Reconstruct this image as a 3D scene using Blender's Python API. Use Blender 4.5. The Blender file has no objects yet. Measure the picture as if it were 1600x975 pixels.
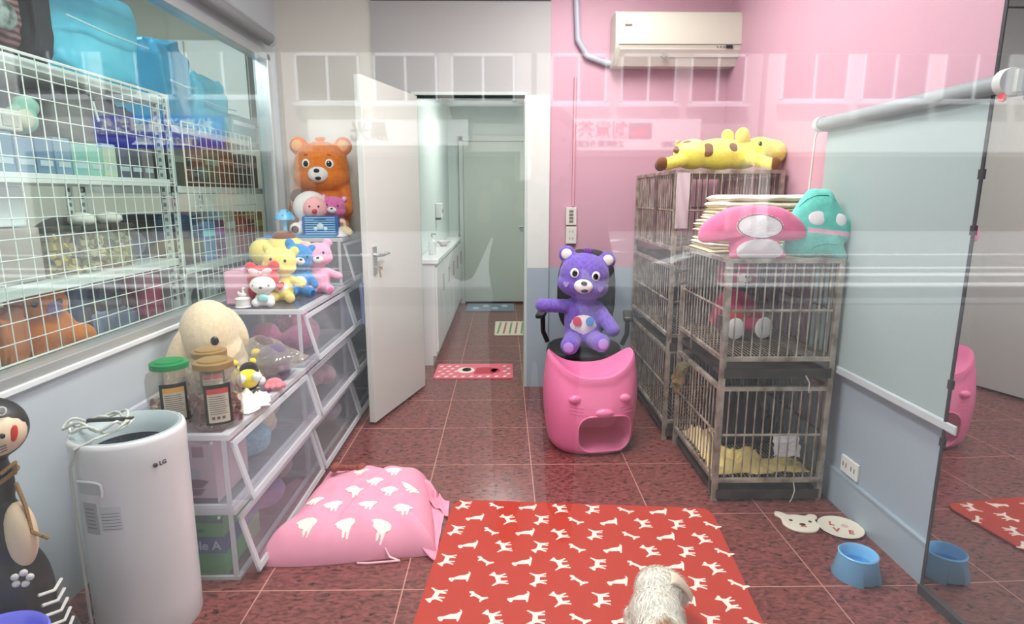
import bpy, bmesh, math, random
from mathutils import Vector, Matrix, Euler, noise
random.seed(7)
SC = bpy.context.scene
COL = SC.collection
R = math.radians
PI = math.pi
# ---------------------------------------------------------------- camera, exposure
CAM_H = 1.37; FPX = 933.0; PITCH = R(11); YAW = R(.74)
cd = bpy.data.cameras.new('camera'); cam = bpy.data.objects.new('camera', cd); COL.objects.link(cam)
cam.location = (0, 0, CAM_H); cam.rotation_euler = (PI/2-PITCH, 0, -YAW)
cd.sensor_fit = 'HORIZONTAL'; cd.sensor_width = 36; cd.lens = 36*FPX/1600; cd.clip_start = .02; cd.clip_end = 200
SC.camera = cam
SC.view_settings.view_transform = 'Standard'; SC.view_settings.look = 'None'
SC.view_settings.gamma = 1; SC.view_settings.use_curve_mapping = False
SC.view_settings.exposure = 0.0
SC.cycles.transparent_max_bounces = 32
SC.cycles.max_bounces = 10
SC.cycles.diffuse_bounces = 4
# ---------------------------------------------------------------- world and sun
W = bpy.data.worlds.new('sky'); SC.world = W; W.use_nodes = True
bgn = W.node_tree.nodes['Background']; bgn.inputs[0].default_value = (.80, .90, 1, 1); bgn.inputs[1].default_value = 2.6
sd = bpy.data.lights.new('sun', 'SUN'); sd.energy = 13.0; sd.angle = R(2); so = bpy.data.objects.new('sun', sd)
so.rotation_euler = (R(38), 0, R(170)); so.rotation_euler = Vector((.2, -.47, -.9)).to_track_quat('-Z', 'Y').to_euler(); COL.objects.link(so)
def area(name, loc, sx, sy, power, rot=(0, 0, 0), colr=(1, 1, 1)):
    l = bpy.data.lights.new(name, 'AREA'); l.shape = 'RECTANGLE'; l.size = sx; l.size_y = sy; l.energy = power; l.color = colr
    o = bpy.data.objects.new(name, l); o.location = loc; o.rotation_euler = rot; COL.objects.link(o); return o
area('ceiling_light', (-.45, 1.85, 2.80), .5, 1.3, 56, colr=(1, .985, .96))
area('ceiling_light', (.55, 3.0, 2.80), .5, 1.3, 46, colr=(1, .985, .95))
area('corridor_light', (-.05, 6.0, 2.36), .3, 1.2, 22, colr=(1, .99, .96))
area('stockroom_light', (-2.6, 2.4, 2.80), .9, 2.2, 75, colr=(.95, 1, .98))
# ---------------------------------------------------------------- pixel -> place
def ray(u, v):
    a = (u-800)/FPX; b = (v-487.5)/FPX
    x, y, z = a, math.cos(PITCH)-b*math.sin(PITCH), -math.sin(PITCH)-b*math.cos(PITCH)
    return Vector((x*math.cos(YAW)+y*math.sin(YAW), -x*math.sin(YAW)+y*math.cos(YAW), z))
def aY(u, v, Y): r = ray(u, v); t = Y/r.y; return Vector((r.x*t, Y, CAM_H+r.z*t))
def aX(u, v, X): r = ray(u, v); t = X/r.x; return Vector((X, r.y*t, CAM_H+r.z*t))
def aZ(u, v, Z=0.): r = ray(u, v); t = (Z-CAM_H)/r.z; return Vector((r.x*t, r.y*t, Z))
# ---------------------------------------------------------------- materials
def lin(c): return tuple(((x/255)/12.92 if x/255 <= .04045 else ((x/255+.055)/1.055)**2.4) for x in c)+(1,)
MATS = {}
def mat(name, rgb, rough=.6, metal=0, bump=0, bscale=200, sheen=0, rgb2=None, nscale=30, coat=0, emit=0, det=3, spec=.5):
    if name in MATS: return MATS[name]
    m = bpy.data.materials.new(name); m.use_nodes = True; nt = m.node_tree; b = nt.nodes['Principled BSDF']
    b.inputs['Base Color'].default_value = lin(rgb); b.inputs['Roughness'].default_value = rough; b.inputs['Metallic'].default_value = metal
    b.inputs['Specular IOR Level'].default_value = spec
    b.inputs['Sheen Weight'].default_value = sheen; b.inputs['Coat Weight'].default_value = coat
    if emit:
        b.inputs['Emission Color'].default_value = lin(rgb); b.inputs['Emission Strength'].default_value = emit
    if bump or rgb2:
        tc = nt.nodes.new('ShaderNodeTexCoord')
    if rgb2:
        n = nt.nodes.new('ShaderNodeTexNoise'); n.inputs['Scale'].default_value = nscale; n.inputs['Detail'].default_value = det
        nt.links.new(tc.outputs['Object'], n.inputs['Vector'])
        rp = nt.nodes.new('ShaderNodeValToRGB'); rp.color_ramp.elements[0].position = .38; rp.color_ramp.elements[1].position = .62
        rp.color_ramp.elements[0].color = lin(rgb); rp.color_ramp.elements[1].color = lin(rgb2)
        nt.links.new(n.outputs[0], rp.inputs[0]); nt.links.new(rp.outputs[0], b.inputs['Base Color'])
    if bump:
        n2 = nt.nodes.new('ShaderNodeTexNoise'); n2.inputs['Scale'].default_value = bscale; n2.inputs['Detail'].default_value = 3
        nt.links.new(tc.outputs['Object'], n2.inputs['Vector'])
        bp = nt.nodes.new('ShaderNodeBump'); bp.inputs['Strength'].default_value = bump; bp.inputs['Distance'].default_value = .01
        nt.links.new(n2.outputs[0], bp.inputs['Height']); nt.links.new(bp.outputs[0], b.inputs['Normal'])
    MATS[name] = m; return m
def plush(name, rgb, rgb2=None): return mat('plush_'+name, rgb, .95, bump=.35, bscale=260, sheen=.35, rgb2=rgb2, nscale=60, spec=.2)
def clear(name, rgb, base, facing=.6, rough=.02, tint=(1, 1, 1), diff=0.):
    """thin glazing: see-through, with a reflection that grows towards grazing view; diff = milky share"""
    m = bpy.data.materials.new(name); m.use_nodes = True; nt = m.node_tree
    for n in list(nt.nodes): nt.nodes.remove(n)
    o = nt.nodes.new('ShaderNodeOutputMaterial'); t = nt.nodes.new('ShaderNodeBsdfTransparent'); g = nt.nodes.new('ShaderNodeBsdfGlossy')
    t.inputs[0].default_value = (*tint, 1); g.inputs['Roughness'].default_value = rough
    lw = nt.nodes.new('ShaderNodeLayerWeight'); lw.inputs[0].default_value = .5
    p = nt.nodes.new('ShaderNodeMath'); p.operation = 'POWER'; p.inputs[1].default_value = 4
    q = nt.nodes.new('ShaderNodeMath'); q.operation = 'MULTIPLY_ADD'; q.inputs[1].default_value = facing; q.inputs[2].default_value = base
    nt.links.new(lw.outputs['Facing'], p.inputs[0]); nt.links.new(p.outputs[0], q.inputs[0])
    mx = nt.nodes.new('ShaderNodeMixShader'); nt.links.new(q.outputs[0], mx.inputs[0])
    src = t
    if diff:
        d = nt.nodes.new('ShaderNodeBsdfDiffuse'); d.inputs[0].default_value = lin(rgb)
        tl = nt.nodes.new('ShaderNodeBsdfTranslucent'); tl.inputs[0].default_value = lin(rgb)
        md = nt.nodes.new('ShaderNodeMixShader'); md.inputs[0].default_value = .5; nt.links.new(d.outputs[0], md.inputs[1]); nt.links.new(tl.outputs[0], md.inputs[2])
        m2 = nt.nodes.new('ShaderNodeMixShader'); m2.inputs[0].default_value = diff
        nt.links.new(t.outputs[0], m2.inputs[1]); nt.links.new(md.outputs[0], m2.inputs[2]); src = m2
    nt.links.new(src.outputs[0], mx.inputs[1]); nt.links.new(g.outputs[0], mx.inputs[2]); nt.links.new(mx.outputs[0], o.inputs[0])
    MATS[name] = m; return m
# ---------------------------------------------------------------- mesh builder
def rotm(rot): return Euler(rot).to_matrix()
class B:
    def __init__(s): s.v = []; s.f = []; s.m = []; s.mi = 0
    def add(s, vs, fs):
        k = len(s.v); s.v += [tuple(p) for p in vs]; s.f += [tuple(k+i for i in f) for f in fs]; s.m += [s.mi]*len(fs); return s
    def box(s, x0, x1, y0, y1, z0, z1):
        vs = [(x, y, z) for z in (z0, z1) for y in (y0, y1) for x in (x0, x1)]
        return s.add(vs, [(0, 2, 3, 1), (4, 5, 7, 6), (0, 1, 5, 4), (2, 6, 7, 3), (0, 4, 6, 2), (1, 3, 7, 5)])
    def obox(s, c, size, rot=(0, 0, 0)):
        M = rotm(rot); c = Vector(c); k = len(s.v)
        s.box(-size[0]/2, size[0]/2, -size[1]/2, size[1]/2, -size[2]/2, size[2]/2)
        for i in range(k, len(s.v)): s.v[i] = tuple(c+M@Vector(s.v[i]))
        return s
    def tube(s, pts, r, seg=8, cap=True):
        pts = [Vector(p) for p in pts]; n = len(pts); rs = r if isinstance(r, (list, tuple)) else [r]*n
        d0 = (pts[1]-pts[0]).normalized(); up = Vector((0, 0, 1)) if abs(d0.z) < .9 else Vector((1, 0, 0))
        nx = d0.cross(up).normalized(); vs = []
        for i, p in enumerate(pts):
            d = (pts[min(i+1, n-1)]-pts[max(i-1, 0)]).normalized()
            nx = (nx-d*nx.dot(d)).normalized(); ny = d.cross(nx)
            for j in range(seg):
                a = 2*PI*j/seg; vs.append(p+rs[i]*(nx*math.cos(a)+ny*math.sin(a)))
        fs = [(i*seg+j, i*seg+(j+1) % seg, (i+1)*seg+(j+1) % seg, (i+1)*seg+j) for i in range(n-1) for j in range(seg)]
        if cap: fs += [tuple(range(seg))[::-1], tuple((n-1)*seg+j for j in range(seg))]
        return s.add(vs, fs)
    def cyl(s, p0, p1, r, seg=16): return s.tube([p0, p1], r, seg)
    def ell(s, c, r, rot=(0, 0, 0), seg=20, rings=12):
        M = rotm(rot); c = Vector(c); vs = []
        r = (r, r, r) if not isinstance(r, (tuple, list)) else r
        for i in range(1, rings):
            th = PI*i/rings
            for j in range(seg):
                ph = 2*PI*j/seg; vs.append(c+M@Vector((r[0]*math.sin(th)*math.cos(ph), r[1]*math.sin(th)*math.sin(ph), r[2]*math.cos(th))))
        vs += [c+M@Vector((0, 0, r[2])), c+M@Vector((0, 0, -r[2]))]; T = (rings-1)*seg; Bt = T+1
        fs = [(i*seg+j, (i+1)*seg+j, (i+1)*seg+(j+1) % seg, i*seg+(j+1) % seg) for i in range(rings-2) for j in range(seg)]
        fs += [(T, j, (j+1) % seg) for j in range(seg)]+[((rings-2)*seg+j, Bt, (rings-2)*seg+(j+1) % seg) for j in range(seg)]
        return s.add(vs, fs)
    def lathe(s, prof, c=(0, 0, 0), seg=40, sx=1, sy=1, closed=False):
        vs = [(c[0]+r*sx*math.cos(2*PI*j/seg), c[1]+r*sy*math.sin(2*PI*j/seg), c[2]+z) for r, z in prof for j in range(seg)]
        n = len(prof); fs = [(i*seg+j, i*seg+(j+1) % seg, (i+1)*seg+(j+1) % seg, (i+1)*seg+j) for i in range(n-1) for j in range(seg)]
        if closed: fs += [((n-1)*seg+j, (n-1)*seg+(j+1) % seg, (j+1) % seg, j) for j in range(seg)]
        else:
            if prof[0][0] > 1e-4: fs.append(tuple(range(seg))[::-1])
            if prof[-1][0] > 1e-4: fs.append(tuple((n-1)*seg+j for j in range(seg)))
        return s.add(vs, fs)
    def prism(s, poly, f, d0, d1):
        """poly 2-D outline, f(a, b, d) -> 3-D"""
        n = len(poly); vs = [f(a, b, d0) for a, b in poly]+[f(a, b, d1) for a, b in poly]
        return s.add(vs, [tuple(range(n))[::-1], tuple(range(n, 2*n))]+[(i, (i+1) % n, n+(i+1) % n, n+i) for i in range(n)])
    def surf(s, nu, nv, f, wrap=False):
        vs = [f(i/(nu-1) if not wrap else i/nu, j/(nv-1)) for j in range(nv) for i in range(nu)]
        m = nu if wrap else nu-1
        return s.add(vs, [(j*nu+i, j*nu+(i+1) % nu, (j+1)*nu+(i+1) % nu, (j+1)*nu+i) for j in range(nv-1) for i in range(m)])
    def out(s, name, mats, parent=None, smooth=True, ang=40, bev=0, loc=None, sub=0):
        me = bpy.data.meshes.new(name); me.from_pydata(s.v, [], s.f); 
        mats = mats if isinstance(mats, (list, tuple)) else [mats]
        for m in mats: me.materials.append(m)
        me.polygons.foreach_set('material_index', s.m)
        bm = bmesh.new(); bm.from_mesh(me); bmesh.ops.recalc_face_normals(bm, faces=bm.faces); bm.to_mesh(me); bm.free()
        if smooth:
            me.polygons.foreach_set('use_smooth', [True]*len(me.polygons))
            if ang < 180: me.set_sharp_from_angle(angle=R(ang))
        o = bpy.data.objects.new(name, me); COL.objects.link(o)
        if parent is not None: o.parent = parent
        if loc is not None: o.location = loc
        if bev:
            b = o.modifiers.new('b', 'BEVEL'); b.width = bev; b.segments = 2; b.limit_method = 'ANGLE'; b.angle_limit = R(50)
        if sub:
            b = o.modifiers.new('s', 'SUBSURF'); b.levels = sub; b.render_levels = sub
        return o
def tag(o, label, cat=None, group=None, kind=None):
    if label: o['label'] = label
    if cat: o['category'] = cat
    if group: o['group'] = group
    if kind: o['kind'] = kind
    return o
def struct(o, label=None):
    o['kind'] = 'structure'
    if label: o['label'] = label

    return o
def thing(name, label, cat, loc=(0, 0, 0), rz=0, group=None, rot=None):
    o = bpy.data.objects.new(name, None); COL.objects.link(o); o.empty_display_size = .05
    o.location = loc; o.rotation_euler = rot if rot else (0, 0, rz)
    return tag(o, label, cat, group)
def bake(o):
    """apply the modifiers of o"""
    dg = bpy.context.evaluated_depsgraph_get(); dg.update()
    me = bpy.data.meshes.new_from_object(o.evaluated_get(dg)); o.modifiers.clear(); o.data = me; return o
def fuse(name, m, parent, blobs, vox, sm=6, sub=0):
    """a soft body: overlapping ellipsoids melted into one continuous skin"""
    b = B()
    for bl in blobs: b.ell(bl[0], bl[1], bl[2] if len(bl) > 2 else (0, 0, 0), seg=24, rings=16)
    o = b.out(name, m, None)
    r = o.modifiers.new('r', 'REMESH'); r.mode = 'VOXEL'; r.voxel_size = vox; r.use_smooth_shade = True
    s = o.modifiers.new('s', 'SMOOTH'); s.iterations = sm; s.factor = .6
    bake(o); o.parent = parent
    o.data.polygons.foreach_set('use_smooth', [True]*len(o.data.polygons))
    return o
def limb(p0, p1, r0, r1, n=5):
    p0, p1 = Vector(p0), Vector(p1)
    return [(p0.lerp(p1, i/(n-1)), r0+(r1-r0)*i/(n-1)) for i in range(n)]
def text(name, body, m, parent, size, M, depth=.0006, align='CENTER', bend=None, extr=None):
    c = bpy.data.curves.new(name, 'FONT'); c.body = body; c.size = size; c.align_x = align; c.align_y = 'CENTER'; c.extrude = depth; c.offset = 0 if extr is None else extr
    o = bpy.data.objects.new(name, c); COL.objects.link(o)
    dg = bpy.context.evaluated_depsgraph_get(); dg.update()
    me = bpy.data.meshes.new_from_object(o.evaluated_get(dg)); bpy.data.objects.remove(o)
    o = bpy.data.objects.new(name, me); COL.objects.link(o)
    me.materials.clear(); me.materials.append(m)
    for v in me.vertices: v.co = bend(v.co) if bend else M@v.co
    if parent is not None: o.parent = parent
    return o
def facing(loc, rz=0, tilt=0):
    """matrix that stands lettering upright, read from -Y (rz turns it)"""
    return Matrix.Translation(Vector(loc))@Matrix.Rotation(rz, 4, 'Z')@Matrix.Rotation(PI/2+tilt, 4, 'X')
def circ(cx, cy, rx, ry=None, n=24, a0=0): 
    ry = rx if ry is None else ry
    return [(cx+rx*math.cos(a0+2*PI*i/n), cy+ry*math.sin(a0+2*PI*i/n)) for i in range(n)]
# ================================================================ setting
m_pink = mat('pink_paint', (198, 153, 170), .55, bump=.05, bscale=120)
m_cream = mat('cream_paint', (216, 212, 204), .6, bump=.03, bscale=120)
m_white = mat('white_paint', (226, 228, 226), .5)
m_blue = mat('blue_grey_paint', (160, 174, 186), .5, bump=.03)
m_leftp = mat('pale_blue_paint', (196, 206, 212), .4)
m_greyp = mat('grey_board', (176, 174, 174), .6)
m_alu = mat('aluminium', (200, 206, 206), .35, .6)
m_ceil = mat('ceiling_paint', (235, 235, 232), .7)
XL, XR, YB, YF, ZC = -1.5, 1.5, 4.22, .93, 2.9
def tile_floor():
    m = bpy.data.materials.new('tiles'); m.use_nodes = True; nt = m.node_tree; b = nt.nodes['Principled BSDF']; L = nt.links
    tc = nt.nodes.new('ShaderNodeTexCoord')
    sep = nt.nodes.new('ShaderNodeSeparateXYZ'); L.new(tc.outputs['Object'], sep.inputs[0])
    def edge(out, off):
        a = nt.nodes.new('ShaderNodeMath'); a.operation = 'SUBTRACT'; L.new(out, a.inputs[0]); a.inputs[1].default_value = off
        d = nt.nodes.new('ShaderNodeMath'); d.operation = 'DIVIDE'; L.new(a.outputs[0], d.inputs[0]); d.inputs[1].default_value = .5
        f = nt.nodes.new('ShaderNodeMath'); f.operation = 'FRACT'; L.new(d.outputs[0], f.inputs[0])
        s = nt.nodes.new('ShaderNodeMath'); s.operation = 'SUBTRACT'; L.new(f.outputs[0], s.inputs[0]); s.inputs[1].default_value = .5
        ab = nt.nodes.new('ShaderNodeMath'); ab.operation = 'ABSOLUTE'; L.new(s.outputs[0], ab.inputs[0])
        return ab.outputs[0]
    ex = edge(sep.outputs[0], .137); ey = edge(sep.outputs[1], -.105)
    mx = nt.nodes.new('ShaderNodeMath'); mx.operation = 'MAXIMUM'; L.new(ex, mx.inputs[0]); L.new(ey, mx.inputs[1])
    gt = nt.nodes.new('ShaderNodeMath'); gt.operation = 'GREATER_THAN'; gt.inputs[1].default_value = .4955; L.new(mx.outputs[0], gt.inputs[0])
    mp = nt.nodes.new('ShaderNodeMapping'); mp.inputs['Scale'].default_value = (1, 1.9, 1); mp.inputs['Rotation'].default_value = (0, 0, R(-25)); L.new(tc.outputs['Object'], mp.inputs[0])
    n = nt.nodes.new('ShaderNodeTexNoise'); n.inputs['Scale'].default_value = 34; n.inputs['Detail'].default_value = 6; n.inputs['Distortion'].default_value = .8; L.new(mp.outputs[0], n.inputs['Vector'])
    rp = nt.nodes.new('ShaderNodeValToRGB'); e = rp.color_ramp.elements; e[0].position = .30; e[0].color = lin((60, 22, 24)); e[1].position = .60; e[1].color = lin((138, 74, 70))
    L.new(n.outputs[0], rp.inputs[0])
    mc = nt.nodes.new('ShaderNodeMix'); mc.data_type = 'RGBA'; L.new(gt.outputs[0], mc.inputs[0]); L.new(rp.outputs[0], mc.inputs[6]); mc.inputs[7].default_value = lin((196, 142, 128))
    L.new(mc.outputs[2], b.inputs['Base Color'])
    b.inputs['Roughness'].default_value = .22; b.inputs['Specular IOR Level'].default_value = .5
    bp = nt.nodes.new('ShaderNodeBump'); bp.inputs['Strength'].default_value = .12; bp.inputs['Distance'].default_value = .004
    L.new(n.outputs[0], bp.inputs['Height']); L.new(bp.outputs[0], b.inputs['Normal'])
    return m
m_tile = tile_floor()
struct(B().box(-4.9, 1.75, .85, 8.4, -.1, 0).out('floor', m_tile, smooth=False))
struct(B().box(-4.9, 1.75, .85, 8.4, ZC, ZC+.1).out('ceiling', m_ceil, smooth=False))
# back wall: cream bay, grey board over the doorway, pink bay, pale strip by the jamb
struct(B().box(XL, -.862, YB, YB+.12, 0, ZC).out('wall_back_left', m_cream, smooth=False))
b = B().box(-.862, -.60, YB-.02, YB+.1, 0, 2.03).box(-.862, .31, YB-.02, YB+.1, 2.03, ZC); b.mi = 1; b.box(-.862, .31, YB-.026, YB-.02, 2.615, 2.625)
struct(b.out('wall_back_middle', [m_greyp, mat('dark_gap', (70, 70, 74), .8)], smooth=False))
b = B().box(.16, .31, YB-.04, YB+.1, .873, 2.03); b.mi = 1; b.box(.16, .31, YB-.04, YB+.1, 0, .873)
struct(b.out('wall_back_jamb', [mat('pale_jamb', (214, 218, 214), .5), m_blue], smooth=False))
b = B().box(.31, 1.62, YB, YB+.12, .873, ZC); b.mi = 1; b.box(.31, 1.62, YB, YB+.12, 0, .873)
struct(b.out('wall_back_right', [m_pink, m_blue], smooth=False))
# right wall: lower blue-grey, pink above, ends where the glass door starts
b = B().box(XR, XR+.1, 1.86, YB, .64, ZC); b.mi = 1; b.box(XR, XR+.1, 1.86, YB, 0, .64)
struct(b.out('wall_right', [m_pink, m_blue], smooth=False))
b = B().box(XR-.012, XR, 1.86, YB, 0, .158).box(XR-.018, XR, 1.86, YB, .158, .166)
struct(b.out('baseboard_right', mat('blue_grey_trim', (162, 178, 190), .4), smooth=False))
struct(B().box(XR+.12, XR+.16, .9, 1.95, 0, ZC).out('wall_right_front', m_pink, smooth=False))
# left wall with the long interior window
ZS, ZT = .80, 2.25
b = B().box(XL-.1, XL, YF, YB+.12, 0, ZS).box(XL-.1, XL, YF, YB+.12, ZT, ZC).box(XL-.1, XL, 4.06, YB+.12, ZS, ZT)
struct(b.out('wall_left', m_leftp, smooth=False))
wn = struct(thing('window_1', None, None), 'long glazed interior window in the left wall above the white sill')
b = B().box(XL-.07, XL+.012, YF, 4.06, ZS, ZS+.035).box(XL-.07, XL+.012, YF, 4.06, ZT-.04, ZT).box(XL-.07, XL+.012, 4.01, 4.06, ZS, ZT).box(XL-.05, XL-.03, YF, YF+.03, ZS, ZT)
b.out('window_frame', m_alu, wn, smooth=False, bev=.003)
B().box(XL-.09, XL+.02, YF, 4.06, ZS-.02, ZS).out('window_sill', mat('white_sill', (232, 236, 236), .3), wn, smooth=False, bev=.003)
m_glassL = clear('interior_glass', (255, 255, 255), .035, .5, tint=(.93, .985, .97))
B().box(XL-.035, XL-.029, YF+.03, 4.02, ZS+.03, ZT-.03).out('window_pane', m_glassL, wn, smooth=False)
# cassette of the roller blind above the left window
t = thing('roller_blind', 'rolled-up grey roller blind above the left interior window', 'blind', (XL, 2.5, 2.3))
B().cyl((.055, -1.5, .02), (.055, 1.45, .02), .034, 20).out('tube', mat('blind_grey', (138, 142, 146), .5), t)
B().box(0, .03, -1.5, 1.5, .01, .09).out('headrail', m_alu, t, smooth=False)
B().cyl((.055, 1.45, .02), (.055, 1.47, .02), .042, 20).out('end_cap', mat('cap_grey', (190, 194, 196), .4), t)
# corridor behind the doorway
struct(B().box(-.78, -.70, YB+.1, 7.8, 0, 2.45).out('wall_corridor_left', mat('corridor_paint', (214, 226, 222), .5), smooth=False))
struct(B().box(.50, .58, YB+.1, 7.8, 0, 2.45).out('wall_corridor_right', MATS['corridor_paint'], smooth=False))
struct(B().box(-.78, .58, 7.70, 7.8, 0, 2.45).out('wall_corridor_end', MATS['corridor_paint'], smooth=False))
struct(B().box(-.78, .58, YB+.1, 7.8, 2.45, 2.5).out('ceiling_corridor', m_ceil, smooth=False))
# far door
d = struct(thing('door_2', None, None, (-.06, 7.70, 0)), 'pale green-grey door at the far end of the corridor')
m_fd = mat('far_door_paint', (196, 206, 196), .45)
B().box(-.45, .42, -.045, -.01, .02, 2.03).out('leaf', m_fd, d, smooth=False, bev=.003)
B().box(-.50, -.452, -.06, 0, 0, 2.09).box(.422, .47, -.06, 0, 0, 2.09).box(-.50, .47, -.06, 0, 2.035, 2.10).out('door_frame', mat('frame_paint', (206, 214, 210), .5), d, smooth=False)
B().box(-.45, .42, -.03, -.012, .0, .02).out('threshold_gap', mat('dark_gap', (70, 70, 74), .8), d, smooth=False)
b = B().cyl((.36, -.045, .98), (.36, -.085, .98), .012).tube([(.36, -.085, .98), (.33, -.09, .98), (.25, -.09, .985)], .010); b.obox((.36, -.049, .95), (.04, .008, .14))
b.out('handle', mat('chrome', (200, 200, 200), .2, 1), d)
# doorway trim (jamb lining, head) and the open leaf
struct(B().box(.14, .16, YB-.04, YB+.14, 0, 2.03).box(-.62, -.60, YB-.04, YB+.14, 0, 2.03).box(-.62, .16, YB-.04, YB+.14, 2.03, 2.05).out('trim_1', mat('greenish_trim', (192, 206, 200), .4), smooth=False, bev=.002))
hinge = Vector((-.595, 4.17)); tip = Vector((-.80, 3.44)); dv = (tip-hinge); L_ = dv.length; ang = math.atan2(dv.y, dv.x)
d = struct(thing('door_1', None, None, (hinge.x, hinge.y, 0), ang), 'white door standing open towards the storage bins')
B().box(0, L_, -.02, .02, .02, 2.02).out('leaf', mat('door_white', (214, 216, 210), .35), d, smooth=False, bev=.003)
for s in (1, -1):
    b = B().obox((L_-.07, s*.024, 1.0), (.045, .008, .16)).cyl((L_-.07, s*.02, 1.03), (L_-.07, s*.06, 1.03), .011).tube([(L_-.07, s*.06, 1.03), (L_-.10, s*.064, 1.03), (L_-.18, s*.062, 1.035)], [.011, .010, .008])
    b.out('handle', MATS['chrome'], d)
B().cyl((L_-.07, .028, .96), (L_-.07, .05, .96), .004).obox((L_-.07, .06, .955), (.003, .022, .02)).obox((L_-.073, .052, .925), (.003, .012, .05), (.2, 0, 0)).out('key', mat('brass', (190, 170, 120), .3, 1), d)
for z in (.25, 1.0, 1.8): B().cyl((0, -.0, z-.05), (0, 0, z+.05), .010).out('hinge', MATS['chrome'], d)
# storefront: one big pane, slim frame
w = struct(thing('window_2', None, None), 'storefront glass the room is seen through, with street reflections')
m_front = clear('storefront_glass', (255, 255, 255), .052, .5, tint=(.995, 1, .998))
B().box(-1.56, 1.62, YF, YF+.008, .03, 2.85).out('window_pane', m_front, w, smooth=False)
B().box(-1.62, 1.75, YF-.02, YF+.03, 0, .03).box(-1.62, 1.75, YF-.02, YF+.03, 2.85, 2.9).box(-1.62, -1.56, YF-.02, YF+.03, .03, 2.85).box(1.62, 1.68, YF-.02, YF+.03, .03, 2.85).out('window_frame', m_alu, w, smooth=False)
# the reflecting glass door in line with the right wall
d = struct(thing('door_3', None, None, (1.462, 1.845, 0), R(-90+1.5)), 'reflecting glass door panel in line with the right wall')
m_mir = clear('reflecting_glass', (255, 255, 255), .72, .3, rough=.004, tint=(.5, .52, .52))
B().box(.0, .885, -.004, .004, .035, 2.6).out('glass_panel', m_mir, d, smooth=False)
m_dk = mat('dark_steel', (74, 74, 78), .4, .6)
B().box(-.012, .0, -.006, .010, .02, 2.6).out('edge_strip', m_dk, d, smooth=False)
B().box(-.012, .885, -.014, .014, .0, .035).out('bottom_rail', m_dk, d, smooth=False, bev=.002)
for z in (.55, .75, 1.25, 1.42): B().box(-.015, .004, -.009, .002, z, z+.03).out('hinge', m_dk, d, smooth=False)
struct(B().box(1.475, 1.50, 1.835, 1.862, 0, 2.9).out('trim_2', mat('pink_edge', (216, 150, 166), .5), smooth=False))
# stockroom shell behind the left window
struct(B().box(-4.9, -4.8, .85, 8.4, 0, ZC).out('wall_stockroom_far', m_white, smooth=False))
struct(B().box(-4.8, XL-.1, 5.0, 5.1, 0, ZC).out('wall_stockroom_back', mat('stock_wall', (214, 214, 200), .6), smooth=False))
struct(B().box(-4.8, XL-.06, .86, .92, 0, ZC).out('wall_stockroom_front', m_white, smooth=False))
struct(B().box(1.62, 1.72, 1.86, 8.4, 0, ZC).out('wall_outer_right', m_white, smooth=False))
struct(B().box(-4.9, 1.75, 8.3, 8.4, 0, ZC).out('wall_outer_back', m_white, smooth=False))
# ================================================================ right blind, AC, conduit, sockets
t = thing('roller_blind', 'pale grey roller blind pulled down over the right pink wall', 'blind', (1.445, 2.3, 1.69))
m_bl = mat('blind_cloth', (156, 172, 172), .8, bump=.04, bscale=400)
B().cyl((0, -.50, 0), (0, .50, 0), .027, 24).out('tube', mat('blind_roll', (148, 156, 158), .6), t)
B().box(.018, .021, -.49, .485, -1.055, 0).out('fabric', m_bl, t, smooth=False)
B().box(.010, .028, -.50, .495, -1.085, -1.05).out('bottom_bar', mat('bar_grey', (190, 198, 202), .4), t, smooth=False, bev=.006)
B().cyl((0, -.53, 0), (0, -.50, 0), .038, 24).box(0, .055, -.545, -.53, -.03, .03).out('end_cap', mat('cap_white', (214, 216, 214), .4), t)
B().cyl((0, .50, 0), (0, .53, 0), .034, 24).box(0, .055, .53, .54, -.03, .03).out('end_cap', MATS['cap_white'], t)
B().tube([(.0, .525, .0), (-.004, .55, -.06), (-.005, .56, -.3), (0, .57, -.8)], .004, 6).out('pull_cord', mat('cord_white', (226, 220, 214), .6), t)
B().cyl((-.02, -.53, -.045), (-.028, -.53, -.045), .012, 12).out('pull_tab', mat('red_tab', (216, 60, 70), .4), t)
# air conditioner
t = thing('air_conditioner', 'white wall-mounted split air conditioner high on the pink wall', 'air conditioner', (.705, YB, 2.20))
prof = [(0, 0), (0, .305), (-.015, .318), (-.16, .318), (-.185, .305), (-.20, .27), (-.215, .12), (-.205, .085), (-.12, .0)]
b = B(); b.prism(prof, lambda a, z, d_: (d_, a, z), 0, .84)
b.out('housing', mat('ac_white', (208, 206, 192), .35), t, ang=30, bev=.008)
b = B().prism([(-.2045, .082), (-.2065, .088), (-.125, .0), (-.12, -.004)], lambda a, z, d_: (d_, a-.002, z-.001), .03, .81)
b.out('louvre', mat('ac_flap', (222, 220, 210), .3), t, smooth=False)
b = B().box(.02, .82, -.217, -.212, .108, .111); b.box(.35, .81, -.168, -.165, .038, .043)
b.out('seam', mat('seam_grey', (120, 118, 110), .6), t, smooth=False)
B().obox((.315, -.198, .048), (.03, .004, .075), (R(-42), R(38), 0)).out('louvre_arm', mat('arm_grey', (130, 128, 124), .5), t, smooth=False)
B().box(.70, .74, -.219, -.212, .085, .104).out('display', mat('black_gloss', (18, 18, 20), .2), t, smooth=False)
b = B()
for k in range(3): b.cyl((.645+k*.022, -.216, .095), (.645+k*.022, -.212, .095), .005, 10)
b.out('indicator', mat('seam_grey', (120, 118, 110)), t)
B().box(.055, .10, -.216, -.210, .222, .228).out('badge', mat('seam_grey', (120, 118, 110)), t, smooth=False)
t = thing('conduit_pipe', 'thick grey pipe bending from the ceiling towards the air conditioner', 'pipe', (.52, YB-.03, 2.9))
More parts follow.
